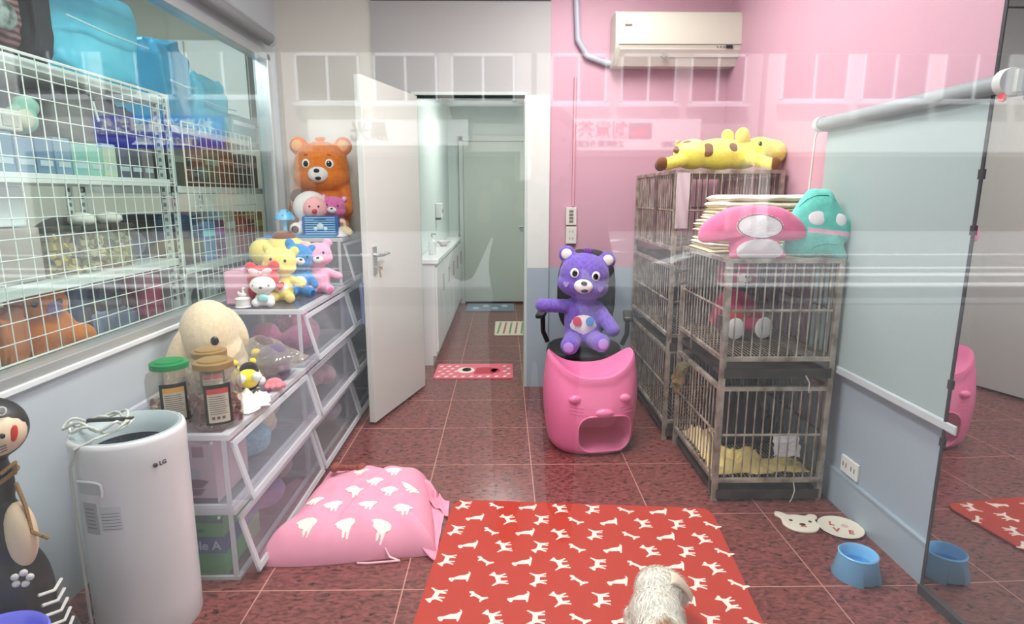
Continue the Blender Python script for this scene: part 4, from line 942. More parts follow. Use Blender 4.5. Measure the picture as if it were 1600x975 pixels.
# contents
t = thing('paper_pack', 'green and blue copier paper box inside the bottom front bin', 'paper box', (-1.45, 1.985, .005))
B().box(0, .43, 0, .30, 0, .225).out('box', mat('pack_green', (84, 176, 92), .4), t, smooth=False)
B().box(-.0, .432, -.0012, .0, .085, .150).box(.43, .4315, 0, .30, .085, .15).out('band', mat('pack_blue', (46, 78, 140), .4), t, smooth=False)
B().box(.0, .432, -.0012, .0, .205, .226).box(.27, .36, -.0016, -.001, .168, .182).out('panel', mat('pack_blue_green', (50, 110, 104), .4), t, smooth=False)
text('lettering', 'Double A', mat('letter_white', (222, 232, 232), .4), t, .048, facing((.322, -.002, .115)), .0006, extr=.0009)
b = B().ell((.235, -.002, .178), (.010, .002, .008)).ell((.222, -.002, .190), (.004, .002, .010), (0, .3, 0)); b.out('print', MATS['letter_white'], t)
t = thing('appliance_box', 'pink and white product box with a tray picture inside the upper front bin', 'box', (-1.43, 1.99, TH+.005))
B().box(0, .40, 0, .26, 0, .225).out('box', mat('box_dusty_pink', (222, 190, 194), .5), t, smooth=False)
B().box(0, .40, -.0012, 0, .0, .02).out('base_band', mat('box_plum', (110, 60, 84), .5), t, smooth=False)
B().prism([(.18, .05), (.35, .06), (.375, .085), (.30, .10), (.18, .085)], lambda a, z, d_: (a, d_, z), -.0014, 0).prism([(.18, .03), (.34, .03), (.36, .055), (.18, .055)], lambda a, z, d_: (a, d_, z), -.0014, 0).out('picture', mat('box_mauve', (124, 62, 84), .5), t, smooth=False)
b = B()
for cx, r_ in ((.225, .024), (.275, .030), (.325, .020)): b.prism(circ(cx, .112, r_*1.1, r_), lambda a, z, d_: (a, d_, z), -.0022, 0)
b.out('picture', mat('box_silver', (190, 186, 190), .5), t, smooth=False)
B().box(.325, .365, -.0014, 0, .175, .215).out('corner_badge', mat('box_rose', (170, 110, 130), .5), t, smooth=False)
def plushlump(name, label, cat, loc, m, seed, s=1., n=5, g=None):
    rnd = random.Random(seed); t = thing(name, label, cat, loc, rnd.uniform(-1, 1), g)
    bl = [((rnd.uniform(-.06, .06)*s, rnd.uniform(-.10, .10)*s, .05*s+rnd.random()*.07*s), (rnd.uniform(.04, .065)*s, rnd.uniform(.05, .08)*s, .05*s)) for _ in range(n)]
    mz = min(c[2]-r[2] for c, r in bl); bl = [((c[0], c[1], c[2]-mz), r) for c, r in bl]
    return fuse('body', m, t, bl, .008).parent
m_c = plush('candy', (230, 120, 160)); 
for i, (x, y, tier, c, lab, s) in enumerate([
    (-1.05, 3.02, 2, (228, 120, 164), 'pink plush bundle near the front of the third middle bin', 1.1), (-1.06, 3.30, 2, (236, 160, 180), 'pale pink plush at the back of the third middle bin', 1.05),
    (-1.05, 3.05, 1, (222, 120, 176), 'magenta plush inside the second middle bin', 1.15), (-1.05, 3.34, 1, (240, 176, 186), 'salmon plush in the second middle bin', 1.),
    (-1.05, 2.98, 0, (224, 206, 206), 'off-white plush in the bottom middle bin', 1.), (-1.06, 3.30, 0, (206, 180, 190), 'mauve plush in the bottom middle bin', 1.),
    (-1.07, 2.40, 0, (168, 132, 190), 'purple plush in the bottom front bin behind the paper pack', 1.2), (-1.07, 2.63, 0, (226, 206, 190), 'beige plush at the back of the bottom front bin', 1.),
    (-1.04, 2.38, 1, (150, 206, 226), 'light blue bag in the upper front bin', 1.), (-1.06, 2.60, 1, (238, 214, 176), 'cream plush in the upper front bin', 1.),
    (-1.10, 3.85, 3, (150, 136, 140), 'grey plush in the topmost back bin', 1.1), (-1.08, 3.80, 2, (120, 90, 110), 'dark mauve plush in the third back bin', 1.2), (-1.08, 3.85, 1, (110, 120, 140), 'slate plush in the second back bin', 1.2), (-1.10, 3.85, 0, (90, 96, 116), 'navy plush in the bottom back bin', 1.2)]):
    plushlump('bundled_plush', lab, 'plush toy', (x-.08, y, tier*TH+.006), plush('b%d' % i, c, tuple(int(q*.86) for q in c)), i*7+1, s*1.15, 6)
# small items hanging on the side of the bins near the door
t = thing('spray_bottle', 'blue and white cloths hung on the end of the back bins by the door', 'cloth', (-.905, 3.60, .60))
b = B(); b.surf(16, 16, lambda s, q: (.03+.012*math.sin(9*s+3*q), .10*s, .25*q-.02*math.sin(5*s))); o = b.out('cloth', mat('cloth_periwinkle', (150, 166, 220), .8), t); o.modifiers.new('s', 'SOLIDIFY').thickness = .006
b = B(); b.surf(16, 16, lambda s, q: (.045+.012*math.sin(7*s+2*q), .02+.10*s, -.14+.15*q-.02*math.sin(4*s))); o = b.out('cloth', mat('cloth_pale', (216, 222, 206), .8), t); o.modifiers.new('s', 'SOLIDIFY').thickness = .006
t.name = 'hanging_cloth'
# ================================================================ floor things
m_mr = mat('mat_red', (182, 44, 24), .8, bump=.15, bscale=500); m_mw = mat('mat_white', (240, 226, 214), .8)
DOG1 = [(-.56, .20), (-.44, .32), (-.34, .46), (-.28, .34), (-.18, .18), (.22, .14), (.30, .18), (.50, .42), (.55, .38), (.40, .06), (.42, -.12), (.52, -.42), (.44, -.44), (.34, -.18), (.30, -.42), (.22, -.42), (.20, -.10), (-.06, -.08), (-.04, -.44), (-.12, -.44), (-.16, -.14), (-.30, -.42), (-.37, -.38), (-.26, -.06), (-.32, .10), (-.40, .12), (-.54, .12)]
DOG2 = [(-.5, .05), (-.38, .16), (-.24, .10), (.2, .10), (.36, .26), (.44, .22), (.32, -.02), (.34, -.18), (.26, -.18), (.20, -.05), (-.16, -.05), (-.20, -.18), (-.28, -.18), (-.30, -.02), (-.46, -.02)]
DOG3 = [(-.40, .38), (-.28, .50), (-.18, .56), (-.10, .50), (-.06, .30), (.16, .04), (.24, -.24), (.44, -.44), (.56, -.36), (.58, -.42), (.44, -.52), (-.26, -.50), (-.26, -.42), (-.10, -.38), (-.16, -.06), (-.20, .24), (-.38, .28)]
c0 = [(-.231, 2.519), (.913, 2.425), (.785, 1.16), (-.345, 1.18)]
t = thing('play_mat', 'large red floor mat printed with small white dogs', 'mat', (0, 0, 0))
def qpt(s, q): # s across, q from far to near
    a = Vector(c0[0]).lerp(Vector(c0[1]), s); b_ = Vector(c0[3]).lerp(Vector(c0[2]), s); return a.lerp(b_, q)
ol = []
for (s, q, ds, dq) in ((.0, .0, 1, 1), (1, 0, -1, 1), (1, 1, -1, -1), (0, 1, 1, -1)):
    r_ = .05
    ang0 = {(1, 1): 180, (-1, 1): 270, (-1, -1): 0, (1, -1): 90}[(ds, dq)]
    for k in range(6): a = R(ang0+18*k); ol.append(qpt(s+ds*r_+r_*math.cos(a)*1.0, q+dq*r_+r_*math.sin(a)*1.0))
b = B().prism([(p.x, p.y) for p in ol], lambda a, z, d_: (a, z, d_), .0005, .010); b.out('mat', m_mr, t, smooth=False, bev=.003)
b = B(); row = 0; s_, q_ = 0, 0
ux = (Vector(c0[1])-Vector(c0[0])).normalized(); uy = (Vector(c0[3])-Vector(c0[0])).normalized()
P0 = Vector(c0[0]); NR, NC_ = 13, 8
for r_ in range(NR):
    for c_ in range(NC_):
        s = (c_+.35+.5*(r_ % 2)*.9)/NC_; q = (r_+.5)/NR
        if not (.02 < s < .98): continue
        p = qpt(s, q); k = (c_+2*r_) % 4; shp = (DOG1, DOG2, DOG3, DOG1)[k]; sc = (.072, .080, .068, .072)[k]; a0 = R((84, -42, 78, 100)[k]+random.uniform(-6, 6)); fl = -1 if k == 3 else 1
        b.prism([(p.x+sc*(x*fl*math.cos(a0)-y*math.sin(a0)), p.y+sc*(x*fl*math.sin(a0)+y*math.cos(a0))) for x, y in shp], lambda a, z, d_: (a, z, d_), .0095, .0108)
o = b.out('dog_print', m_mw, t, smooth=False)
# corridor mats
def rug(label, x0, x1, y0, y1, m, prints, rz=0):
    t = thing('door_mat', label, 'mat', ((x0+x1)/2, (y0+y1)/2, 0), rz); w_, d_ = (x1-x0)/2, (y1-y0)/2
    B().prism(rrect(-w_, w_, -d_, d_, .02), lambda a, z, q: (a, z, q), .0005, .009).out('mat', m, t, smooth=False)
    for (mm, polys) in prints:
        b = B()
        for pl_ in polys: b.prism([(x*w_, y*d_) for x, y in pl_], lambda a, z, q: (a, z, q), .0085, .0100)
        b.out('pattern', mm, t, smooth=False)
chk = [[(x, y), (x+.08, y), (x+.12, y+.16), (x+.04, y+.16)] for i in range(9) for j in range(5) for x, y in [(-.95+i*.21+(j % 2)*.1, -.9+j*.36)] if not (-.5 < x < .7 and abs(y) < .6) and x < .85]
rug('pink patterned mat at the doorway', -.545, .065, 4.375, 4.765, mat('mat_pink', (226, 110, 128), .85), [(m_mw, chk+[circ(-.22, .05, .22, .42)]), (mat('mat_redpart', (186, 44, 66), .85), [circ(-.2, .12, .12, .26), [(0, -.5), (.5, -.45), (.62, .2), (.3, .5), (.05, .35)], circ(.55, 0, .12, .3)])])
wav = [[(-.9+i*.3, -.8), (-.8+i*.3, -.8), (-.65+i*.3, .8), (-.75+i*.3, .8)] for i in range(6)]
rug('beige mat with green and red pattern in the corridor', -.10, .30, 5.80, 6.46, mat('mat_beige', (214, 206, 186), .9), [(mat('mat_green', (120, 146, 110), .9), wav[::2]), (mat('mat_brick', (170, 110, 100), .9), wav[1::2])])
rug('blue-grey mat in front of the far door', -.47, .12, 7.09, 7.58, mat('mat_slate', (130, 146, 160), .9), [(mat('mat_slate_pale', (186, 198, 206), .9), [circ(-.6+i*.4, (.3 if i % 2 else -.3), .14, .35) for i in range(4)])])
# corridor counter
t = thing('counter_cabinet', 'long white counter cabinet along the left side of the corridor', 'cabinet', (-.695, 4.75, 0))
m_cw = mat('cabinet_white', (226, 230, 228), .3)
B().box(0, .14, 0, 2.7, .08, .84).box(0, .11, 0, 2.7, 0, .08).out('body', m_cw, t, smooth=False)
B().box(0, .17, -.02, 2.72, .84, .875).out('worktop', mat('worktop_white', (238, 240, 238), .15), t, smooth=False, bev=.004)
for k in range(5):
    dd = B().box(.14, .155, .02+k*.536, .52+k*.536, .11, .81).out('cabinet_door', m_cw, t, smooth=False, bev=.003)
    B().box(.155, .168, .46+k*.536, .475+k*.536, .55, .70).out('handle', MATS['chrome'], dd, smooth=False)
t = thing('soap_dispenser', 'small white soap dispenser on the corridor wall above the counter', 'dispenser', (-.70, 6.2, 1.22))
B().box(0, .07, -.045, .045, -.07, .08).out('housing', m_cw, t, smooth=False, bev=.01); B().box(.07, .074, -.02, .02, -.02, .02).out('window', mat('seam_grey', (120, 118, 110)), t, smooth=False); B().box(.0, .05, -.03, .03, -.09, -.07).out('nozzle', MATS['seam_grey'], t, smooth=False)
t = thing('bottle', 'white pump bottle on the corridor counter', 'bottle', (-.62, 5.15, .876))
B().lathe([(.03, 0), (.034, .01), (.034, .11), (.012, .13), (.012, .15), (0, .15)]).out('bottle', mat('bottle_white', (230, 234, 232), .25), t); B().tube([(0, 0, .14), (0, 0, .175), (.035, 0, .172)], .006).out('pump', MATS['seam_grey'], t)
t = thing('paper_tray', 'shallow dark-rimmed dish on the corridor counter', 'dish', (-.61, 6.05, .876))
B().lathe([(.03, 0), (.05, .02), (.075, .05), (.072, .05), (.03, .006), (0, .006)], seg=32).out('dish', mat('dish_pale', (206, 196, 200), .3), t)
# floor cushion
CP = [(-.915, 2.045), (-.27, 2.12), (-.345, 2.50), (-.395, 2.86), (-.62, 2.875), (-.845, 2.80), (-.865, 2.45)]
t = thing('floor_cushion', 'pink pillow-like cushion with white bunny print on the tiles', 'cushion', (0, 0, 0))
ol = smooth_outline([(-.905, 2.035), (-.70, 2.035), (-.45, 2.075), (-.285, 2.10), (-.275, 2.16), (-.310, 2.38), (-.355, 2.60), (-.375, 2.68), (-.46, 2.70), (-.62, 2.715), (-.825, 2.70), (-.865, 2.66), (-.875, 2.50), (-.895, 2.2), (-.93, 2.09)], 200)
ccx = sum(p[0] for p in ol)/200; ccy = sum(p[1] for p in ol)/200
def ch(x, y):
    a = math.atan2(y-ccy, x-ccx); best = 9
    for p in ol:
        da = abs((math.atan2(p[1]-ccy, p[0]-ccx)-a+PI) % (2*PI)-PI)
        if da < best: best = da; R0 = math.hypot(p[0]-ccx, p[1]-ccy)
    f_ = min(1, math.hypot(x-ccx, y-ccy)/R0)
    return chf(x, y, f_)
def chf(x, y, f_):
    h = .145*(max(0, 1-f_**4.2))**.66
    d = math.hypot((x+.76)/.075, (y-2.56)/.07); h -= .035*math.exp(-d*d)*(f_ < .97)
    h += (.016*noise.noise(Vector((x*6, y*6, 1)))+.008*noise.noise(Vector((x*15, y*11, 5)))+.006*math.sin(34*(x+.55)+5*math.sin(6*y))*(.4+.6*abs(noise.noise(Vector((x*4, y*3, 4))))))*(1-f_**6)
    # long crease
    e = (x+.60)-.22*(y-2.45); h -= .012*math.exp(-(e/.012)**2)*(1-f_**8)
    return max(.003, h+.004)
b = B(); RN = 46; vs = []
for k in range(1, RN+1):
    f_ = k/RN
    for p in ol: x, y = ccx+(p[0]-ccx)*f_, ccy+(p[1]-ccy)*f_; vs.append((x, y, chf(x, y, f_)))
for p in ol: vs.append((p[0], p[1], .001))
n = 200; fs = [(k*n+j, k*n+(j+1) % n, (k+1)*n+(j+1) % n, (k+1)*n+j) for k in range(RN) for j in range(n)]+[tuple(range(n)), tuple(RN*n+j for j in range(n))]
b.add(vs, fs); m_cup = mat('cushion_pink', (240, 158, 184), .85, bump=.1, bscale=400); b.out('cushion_cover', m_cup, t, ang=180)
BUN = [(-.52, .22), (-.30, .34), (.0, .38), (.30, .36), (.52, .22), (.54, .06), (.42, -.04), (.34, -.10), (.24, -.30), (.16, -.52), (.06, -.52), (.10, -.30), (.04, -.22), (-.02, -.44), (-.12, -.48), (-.14, -.30), (-.10, -.16), (-.26, -.12), (-.40, -.02), (-.36, .08)]
def drape(polys, h, th=.0015, res=.012):
    bm = bmesh.new()
    for pl_ in polys:
        vv = [bm.verts.new((x, y, 0)) for x, y in pl_]; bm.faces.new(vv)
    bmesh.ops.triangulate(bm, faces=bm.faces)
    for _ in range(3):
        es = [e for e in bm.edges if e.calc_length() > res]
        if not es: break
        bmesh.ops.subdivide_edges(bm, edges=es, cuts=1); bmesh.ops.triangulate(bm, faces=bm.faces)
    b = B(); bm.verts.index_update(); idx = {v.index: i for i, v in enumerate(bm.verts)}
    b.add([(v.co.x, v.co.y, h(v.co.x, v.co.y)+th) for v in bm.verts], [tuple(idx[v.index] for v in f.verts) for f in bm.faces]); bm.free(); return b
pol = []
for (u, v) in ((478, 822), (487, 786) and (490, 790), (538, 820), (594, 818), (520, 798), (574, 797), (630, 800), (554, 777), (607, 777), (585, 760), (640, 765), (615, 744), (563, 745)):
    p = aZ(u, v, .12); sc = .075; a0 = R(8+random.uniform(-14, 14))
    q = [(p.x+sc*(x*math.cos(a0)-y*math.sin(a0)), p.y+sc*1.05*(x*math.sin(a0)+y*math.cos(a0))) for x, y in BUN]
    pol.append(q)
drape(pol, ch, .002).out('bunny_print', mat('print_cream', (248, 236, 226), .85), t, ang=180)
B().tube([(-.46, 2.075, .05), (-.44, 2.062, .02), (-.40, 2.055, .008), (-.52, 2.042, .006), (-.56, 2.045, .006)], .004, 8).out('tie_ribbon', mat('ribbon_pink', (248, 196, 206), .8), t)
b = B(); b.surf(26, 18, lambda s, q: (-.375+.13*s+.02*q*math.sin(6*s), 2.47-.10*s+.13*q+.012*math.sin(11*s), .012+.06*(1-s)*(.6+.4*math.sin(9*q+5*s))+.006*math.sin(20*s)))
o = b.out('corner_ruffle', m_cup, t, ang=180); o.modifiers.new('s', 'SOLIDIFY').thickness = .003
b = B(); b.surf(26, 14, lambda s, q: (-.325+.06*s, 2.10+.36*q-.05*s, .05*(1-s)**2*(.6+.4*math.sin(7*q))+.006+.004*math.sin(20*q)))
o = b.out('hem_flap', m_cup, t, ang=180); o.modifiers.new('s', 'SOLIDIFY').thickness = .003
# chew bone on the cushion
bn = aZ(527, 746, .13)
t = thing('chew_bone', 'brown knotted chew bone on the back corner of the pink cushion', 'dog chew', (-.73, 2.60, ch(-.73, 2.60)-.002), R(-4))
fuse('body', mat('rawhide', (142, 66, 48), .6, bump=.3, bscale=90), t, [(c, r) for c, r in limb((-.05, 0, .02), (.05, 0, .02), .014, .014, 6)]+[((-.062, .012, .02), .019), ((-.062, -.012, .02), .019), ((.062, .012, .02), .019), ((.062, -.012, .02), .019)], .004)
# plates
m_pt = mat('plate_cream', (240, 232, 214), .2)
t = thing('bear_plate', 'cream dish shaped like an animal face with two dots and a nose, by the wall', 'plate', (1.252, 2.300, 0), R(-10))
po = smooth_outline([(-.072, -.02), (-.070, .03), (-.088, .056), (-.080, .080), (-.056, .078), (-.035, .062), (0, .066), (.035, .062), (.056, .078), (.080, .078), (.086, .056), (.070, .03), (.072, -.02), (.045, -.06), (0, -.072), (-.045, -.06)], 96)
B().prism(po, lambda a, z, d_: (a, z, d_), .0005, .012).out('dish', m_pt, t, bev=.004)
spot(t, 'eye', m_eye, (-.035, .01, .0125), (0, 0, 1), .008, .002); spot(t, 'eye', m_eye, (.042, .01, .0125), (0, 0, 1), .008, .002); spot(t, 'nose', m_eye, (.004, -.018, .0125), (0, 0, 1), .013, .003, .7)
B().tube([(-.008, -.036, .013), (.004, -.032, .013), (.016, -.038, .013)], .0025, 6).out('mouth', mat('band_red', (206, 70, 70)), t)
t = thing('love_plate', 'round cream plate with red letters, touching the wall', 'plate', (1.404, 2.262, 0), R(-22))
B().lathe([(.06, .0005), (.075, .004), (.088, .012), (.086, .0135), (.072, .008), (0, .007)], seg=48).out('dish', m_pt, t)
for i, (chh, dx, dy) in enumerate((('L', -.032, .022), ('O', .018, .022), ('V', -.018, -.026), ('E', .036, -.026))):
    if chh == 'O': spot(t, 'heart', mat('heart_pale', (226, 190, 180), .4), (dx, dy, .0075), (0, 0, 1), .014, .0015); continue
    text('letter', chh, mat('letter_red', (196, 60, 50), .4), t, .042, Matrix.Translation((dx, dy, .0082)), .0006, extr=.0012)
# blue bowl
t = thing('pet_bowl', 'light blue plastic pet bowl with notched foot, by the right wall', 'bowl', (1.290, 1.955, 0))
m_bw = mat('bowl_blue', (124, 192, 236), .3)
prof = [(.080, 0), (.082, .003), (.064, .080), (.067, .090), (.063, .094), (.058, .088), (.053, .05), (.042, .030), (0, .026), (0, .020), (.055, .030), (.075, .0)]
body = B().lathe(prof, seg=64, closed=True).out('bowl', m_bw, None, ang=50)
cb = B()
for a in (R(-80), R(100)): cb.obox((.078*math.cos(a), .078*math.sin(a), 0), (.06, .060, .018), (0, 0, a))
cut = cb.out('cutter', m_bw, None); md = body.modifiers.new('b', 'BOOLEAN'); md.operation = 'DIFFERENCE'; md.object = cut; bake(body); bpy.data.objects.remove(cut); body.parent = t
B().lathe([(0, .050), (.0525, .050)], seg=40).out('water', clear('water', (200, 230, 255), .12, .6, tint=(.72, .92, 1)), t)
# lower cell of near cage: blankets and cloth
Z0 = .118
def inside(name, label, cat, loc, sx, sy, h, m, sd_, rz=0): return crumple(name, label, cat, loc, sx, sy, h, m, sd_, rz, 4)
m_bly = mat('blanket_yellow', (236, 214, 140), .9, bump=.3, bscale=90)
inside('blanket', 'crumpled pale yellow blanket in the lower cell of the near cage', 'blanket', (1.10, 2.64, Z0), .28, .22, .08, m_bly, 2.2)
inside('blanket', 'flat end of pale yellow blanket at the right of the lower cell', 'blanket', (1.31, 2.62, Z0), .20, .14, .03, m_bly, 5.2)
inside('fleece', 'cream fleece heap at the left side of the lower cell', 'blanket', (1.03, 2.88, Z0), .13, .34, .08, mat('fleece_cream', (238, 220, 170), .95), 9.2)
t = inside('cloth', 'white cloth hung on the front bars of the lower cell', 'cloth', (1.285, 2.545, .25), .12, .10, .02, mat('cloth_white', (236, 234, 236)), 4.2); t.rotation_euler = (R(82), 0, 0); t.name = 'hanging_cloth'
t = inside('blanket', 'dark brown blanket filling the back of the lower cell', 'blanket', (1.23, 3.0, Z0), .36, .26, .36, mat('blanket_dark', (36, 28, 28), .95), 6.2)
t = inside('cloth', 'brown and green cloth hung over the left side of the near cage', 'cloth', (.955, 3.08, .47), .18, .10, .05, mat('cloth_brown', (120, 84, 52), .9, rgb2=(76, 74, 50), nscale=18), 7.7); t.rotation_euler = (0, R(-70), 0); t.name = 'hanging_cloth'; t.location = (.925, 2.98, .45)
# ================================================================ the small white dog
t = thing('dog', 'small fluffy white dog with a tan patch on its back, lying on the red mat', 'dog', (.455, 1.50, .010), R(-4))
m_df = mat('dog_fur', (236, 230, 214), .95, bump=.8, bscale=90, sheen=.3)
db = [((0, -.14, .085), (.088, .13, .082)), ((.0, 0, .088), (.085, .14, .080)), ((.0, .11, .10), (.082, .09, .082)), ((.02, .19, .125), (.074, .078, .072)), ((.055, .225, .115), (.060, .052, .052)), ((.098, .215, .095), (.030, .028, .026))]
db += [(c, r) for c, r in limb((.06, .10, .06), (.075, .22, .022), .036, .022)]+[(c, r) for c, r in limb((-.06, .10, .06), (-.06, .22, .022), .034, .022)]+[((.08, -.16, .05), (.045, .075, .048)), ((-.08, -.16, .05), (.045, .075, .048))]+[(c, r) for c, r in limb((.09, -.16, .03), (.10, -.06, .018), .026, .018)]+[(c, r) for c, r in limb((-.09, -.16, .03), (-.10, -.06, .018), .026, .018)]+[(c, r) for c, r in limb((0, -.26, .09), (-.03, -.34, .11), .028, .02)]
body = fuse('body', m_df, t, db, .006, sm=3)
# tan patch on white fur is the dog's own colour: object-space material
nt = m_df.node_tree; bs = nt.nodes['Principled BSDF']; tc = nt.nodes.new('ShaderNodeTexCoord')
vd = nt.nodes.new('ShaderNodeVectorMath'); vd.operation = 'DISTANCE'; vd.inputs[1].default_value = (.005, -.02, .165); nt.links.new(tc.outputs['Object'], vd.inputs[0])
nn = nt.nodes.new('ShaderNodeTexNoise'); nn.inputs['Scale'].default_value = 40; nt.links.new(tc.outputs['Object'], nn.inputs['Vector'])
ad = nt.nodes.new('ShaderNodeMath'); ad.operation = 'MULTIPLY_ADD'; ad.inputs[1].default_value = .03; nt.links.new(nn.outputs[0], ad.inputs[0]); nt.links.new(vd.outputs['Value'], ad.inputs[2])
rp = nt.nodes.new('ShaderNodeValToRGB'); rp.color_ramp.elements[0].position = .03; rp.color_ramp.elements[0].color = lin((176, 134, 92)); rp.color_ramp.elements[1].position = .065; rp.color_ramp.elements[1].color = lin((246, 242, 230)); nt.links.new(ad.outputs[0], rp.inputs[0]); nt.links.new(rp.outputs[0], bs.inputs['Base Color'])
# fur tufts over the whole body
import mathutils
rnd = random.Random(4); me = body.data; bm = bmesh.new(); bm.from_mesh(me); bm.normal_update(); b = B(); fcs = [f for f in bm.faces]
wts = [f.calc_area() for f in fcs]
for f in rnd.choices(fcs, wts, k=9000):
    c = f.calc_center_median(); n = f.normal; 
    if c.z < .02: continue
    flow = Vector((.25*math.sin(c.x*30)+rnd.uniform(-.25, .25), -1, -.35)); flow = (flow-n*flow.dot(n)).normalized()
    sd_ = n.cross(flow).normalized(); L1 = rnd.uniform(.012, .024); w1 = rnd.uniform(.0008, .0018)
    p1 = c+flow*L1*.55+n*.005; p2 = c+flow*L1+n*(.0045+rnd.uniform(-.002, .004))
    b.add([c-sd_*w1-n*.001, c+sd_*w1-n*.001, p1+sd_*w1*.8, p1-sd_*w1*.8, p2], [(0, 1, 2, 3), (3, 2, 4)])
bm.free()
o = b.out('fur', m_df, t, ang=180); o['kind'] = 'stuff'
# drooping ear, inner ear, eye, nose
b = B(); b.surf(12, 12, lambda s, q: (.045+.074*q+.008*math.sin(PI*s), .180+.075*(s-.5)*(1-.35*q)+.01*q, .186-.075*q*q+.010*math.sin(PI*s)))
o = b.out('ear', mat('ear_cream', (236, 220, 196), .9, bump=.3, bscale=120), t, ang=180); o.modifiers.new('s', 'SOLIDIFY').thickness = .006
B().ell((.085, .185, .145), (.016, .018, .020), (0, R(30), 0)).out('inner_ear', mat('ear_tan', (168, 128, 100), .9), t)
B().ell((.126, .222, .098), (.010, .011, .009)).out('nose', m_nose, t)
B().ell((.092, .250, .125), .0065).out('eye', m_eye, t); B().ell((.100, .196, .128), .0065).out('eye', m_eye, t)
# ================================================================ stockroom behind the left window
m_rack = mat('rack_white', (226, 232, 228), .4); m_wire = mat('wire_white', (236, 238, 232), .35)
XM = -1.66
def rack(label, y0, y1, ztop, levels, depth=.50, group='white shelving racks behind the interior window'):
    t = thing('shelving_rack', label, 'shelf', (XM, y0, 0), 0, group)
    Ln = y1-y0
    for (x, y) in ((-.035, 0), (-.035, Ln-.035), (-depth, 0), (-depth, Ln-.035)):
        b = B().box(x, x+.003, y, y+.035, 0, ztop).box(x, x+.035, y, y+.003, 0, ztop)
        post = b.out('post', m_rack, t, smooth=False)
        b = B(); z = .85
        while z < ztop-.03: b.box(x+.010, x+.024, y-.0015, y, z, z+.018); z += .036
        b.out('slots', mat('slot_grey', (120, 130, 126), .6), post, smooth=False)
    for z in levels: B().box(-depth, 0, 0, Ln, z-.035, z).out('shelf_board', m_rack, t, smooth=False, bev=.002)
    return t
R1Y = (.98, 3.06); R2Y = (3.12, 4.35)
rack('near white slotted-angle rack behind the interior window', *R1Y, 1.86, (.76, 1.06, 1.45, 1.84))
rack('far white slotted-angle rack behind the interior window', *R2Y, 1.86, (.62, 1.00, 1.42, 1.72))
def grid(label, y0, y1, z0, z1, st):
    t = thing('wire_grid', label, 'wire grid', (XM+.03, y0, z0), 0, 'white wire grids behind the interior window')
    b = B(); y = 0
    while y <= y1-y0+1e-6: b.cyl((0, y, 0), (0, y, z1-z0), .0022, 5); y += st
    o = b.out('upright_wires', m_wire, t); b = B(); z = 0
    while z <= z1-z0+1e-6: b.cyl((.003, 0, z), (.003, y1-y0, z), .0022, 5); z += st
    b.out('level_wires', m_wire, t); B().tube([(0, 0, 0), (0, y1-y0, 0), (0, y1-y0, z1-z0), (0, 0, z1-z0), (0, 0, 0.001)], .005, 6).out('rim', m_wire, t)
grid('near white wire grid hung on the rack behind the interior window', 1.0, 3.04, .82, 1.845, .068)
grid('far white wire grid past the slotted post', 3.16, 4.0, .82, 1.74, .062)
def item(name, label, cat, y0, y1, z, h, d0, d1, m, bev=.006, group=None):
    t = thing(name, label, cat, (XM-d0, y0, z), 0, group)
    B().box(-(d1-d0), 0, 0, y1-y0, 0.001, h).out('box', m, t, smooth=False, bev=bev); return t
# a) top shelf: striped bag, big blue bags
m_sky = mat('bag_sky_blue', (88, 190, 220), .35, bump=.15, bscale=14, rgb2=(110, 208, 232), nscale=5); m_sky2 = mat('bag_deep_blue', (40, 150, 190), .35, bump=.2, bscale=10)
def softbox(b, x0, x1, y0, y1, z0, z1, seed, amp=.02, n=18):
    # box with crumpled faces
    def pt(s, q):
        a = 2*PI*s; c, si = math.cos(a), math.sin(a); th = PI*q; k = math.sin(th); zz = -math.cos(th)
        sg = lambda v, e: abs(v)**e*(1 if v > 0 else -1)
        x, y, z = sg(c, .28)*sg(k, .28), sg(si, .28)*sg(k, .28), sg(zz, .28)
        n_ = noise.noise(Vector((x*1.7+seed, y*1.7, z*1.7)))*amp+noise.noise(Vector((x*4+seed, y*4, z*3)))*amp*.6
        return ((x0+x1)/2+x*((x1-x0)/2-amp)+n_*x, (y0+y1)/2+y*((y1-y0)/2-amp)+n_*y, max(z0, (z0+z1)/2+z*((z1-z0)/2-amp*.2)+n_*z))
    return b.surf(56, 40, pt, wrap=True)
for i, (y0, y1, h, m, lab, d1) in enumerate([(2.46, 3.04, .42, m_sky, 'large sky-blue wrapped bundle on the top shelf beside the striped bag', .48), (3.17, 3.48, .44, m_sky2, 'deep blue wrapped bundle in the middle of the top shelf', .46), (3.50, 3.95, .34, m_sky, 'sky-blue wrapped bundle at the far end of the top shelf', .44)]):
    t = thing('wrapped_bundle', lab, 'bundle', (XM, y0, 1.842 if y0 < 3.1 else 1.722), 0, 'blue wrapped bundles on top of the racks')
    softbox(B(), -d1, -.02, 0, y1-y0, 0, h, i*3.3, .03).out('wrap', m, t, ang=60)
    b = B(); b.tube([(-.015, .02, h*.5), (-.012, (y1-y0)*.5, h*.48), (-.015, y1-y0-.02, h*.5)], .004, 6); b.out('tape', mat('tape_clear', (190, 226, 236), .2), t)
t = thing('duffel_bag', 'black and dusty-red striped bag at the near end of the top shelf', 'bag', (XM, 1.95, 1.842))
m_stripe = mat('bag_stripe', (120, 70, 74), .8)
nt = m_stripe.node_tree; tc = nt.nodes.new('ShaderNodeTexCoord'); wv = nt.nodes.new('ShaderNodeTexWave'); wv.bands_direction = 'Z'; wv.inputs['Scale'].default_value = 14; wv.inputs['Distortion'].default_value = 2; nt.links.new(tc.outputs['Object'], wv.inputs['Vector'])
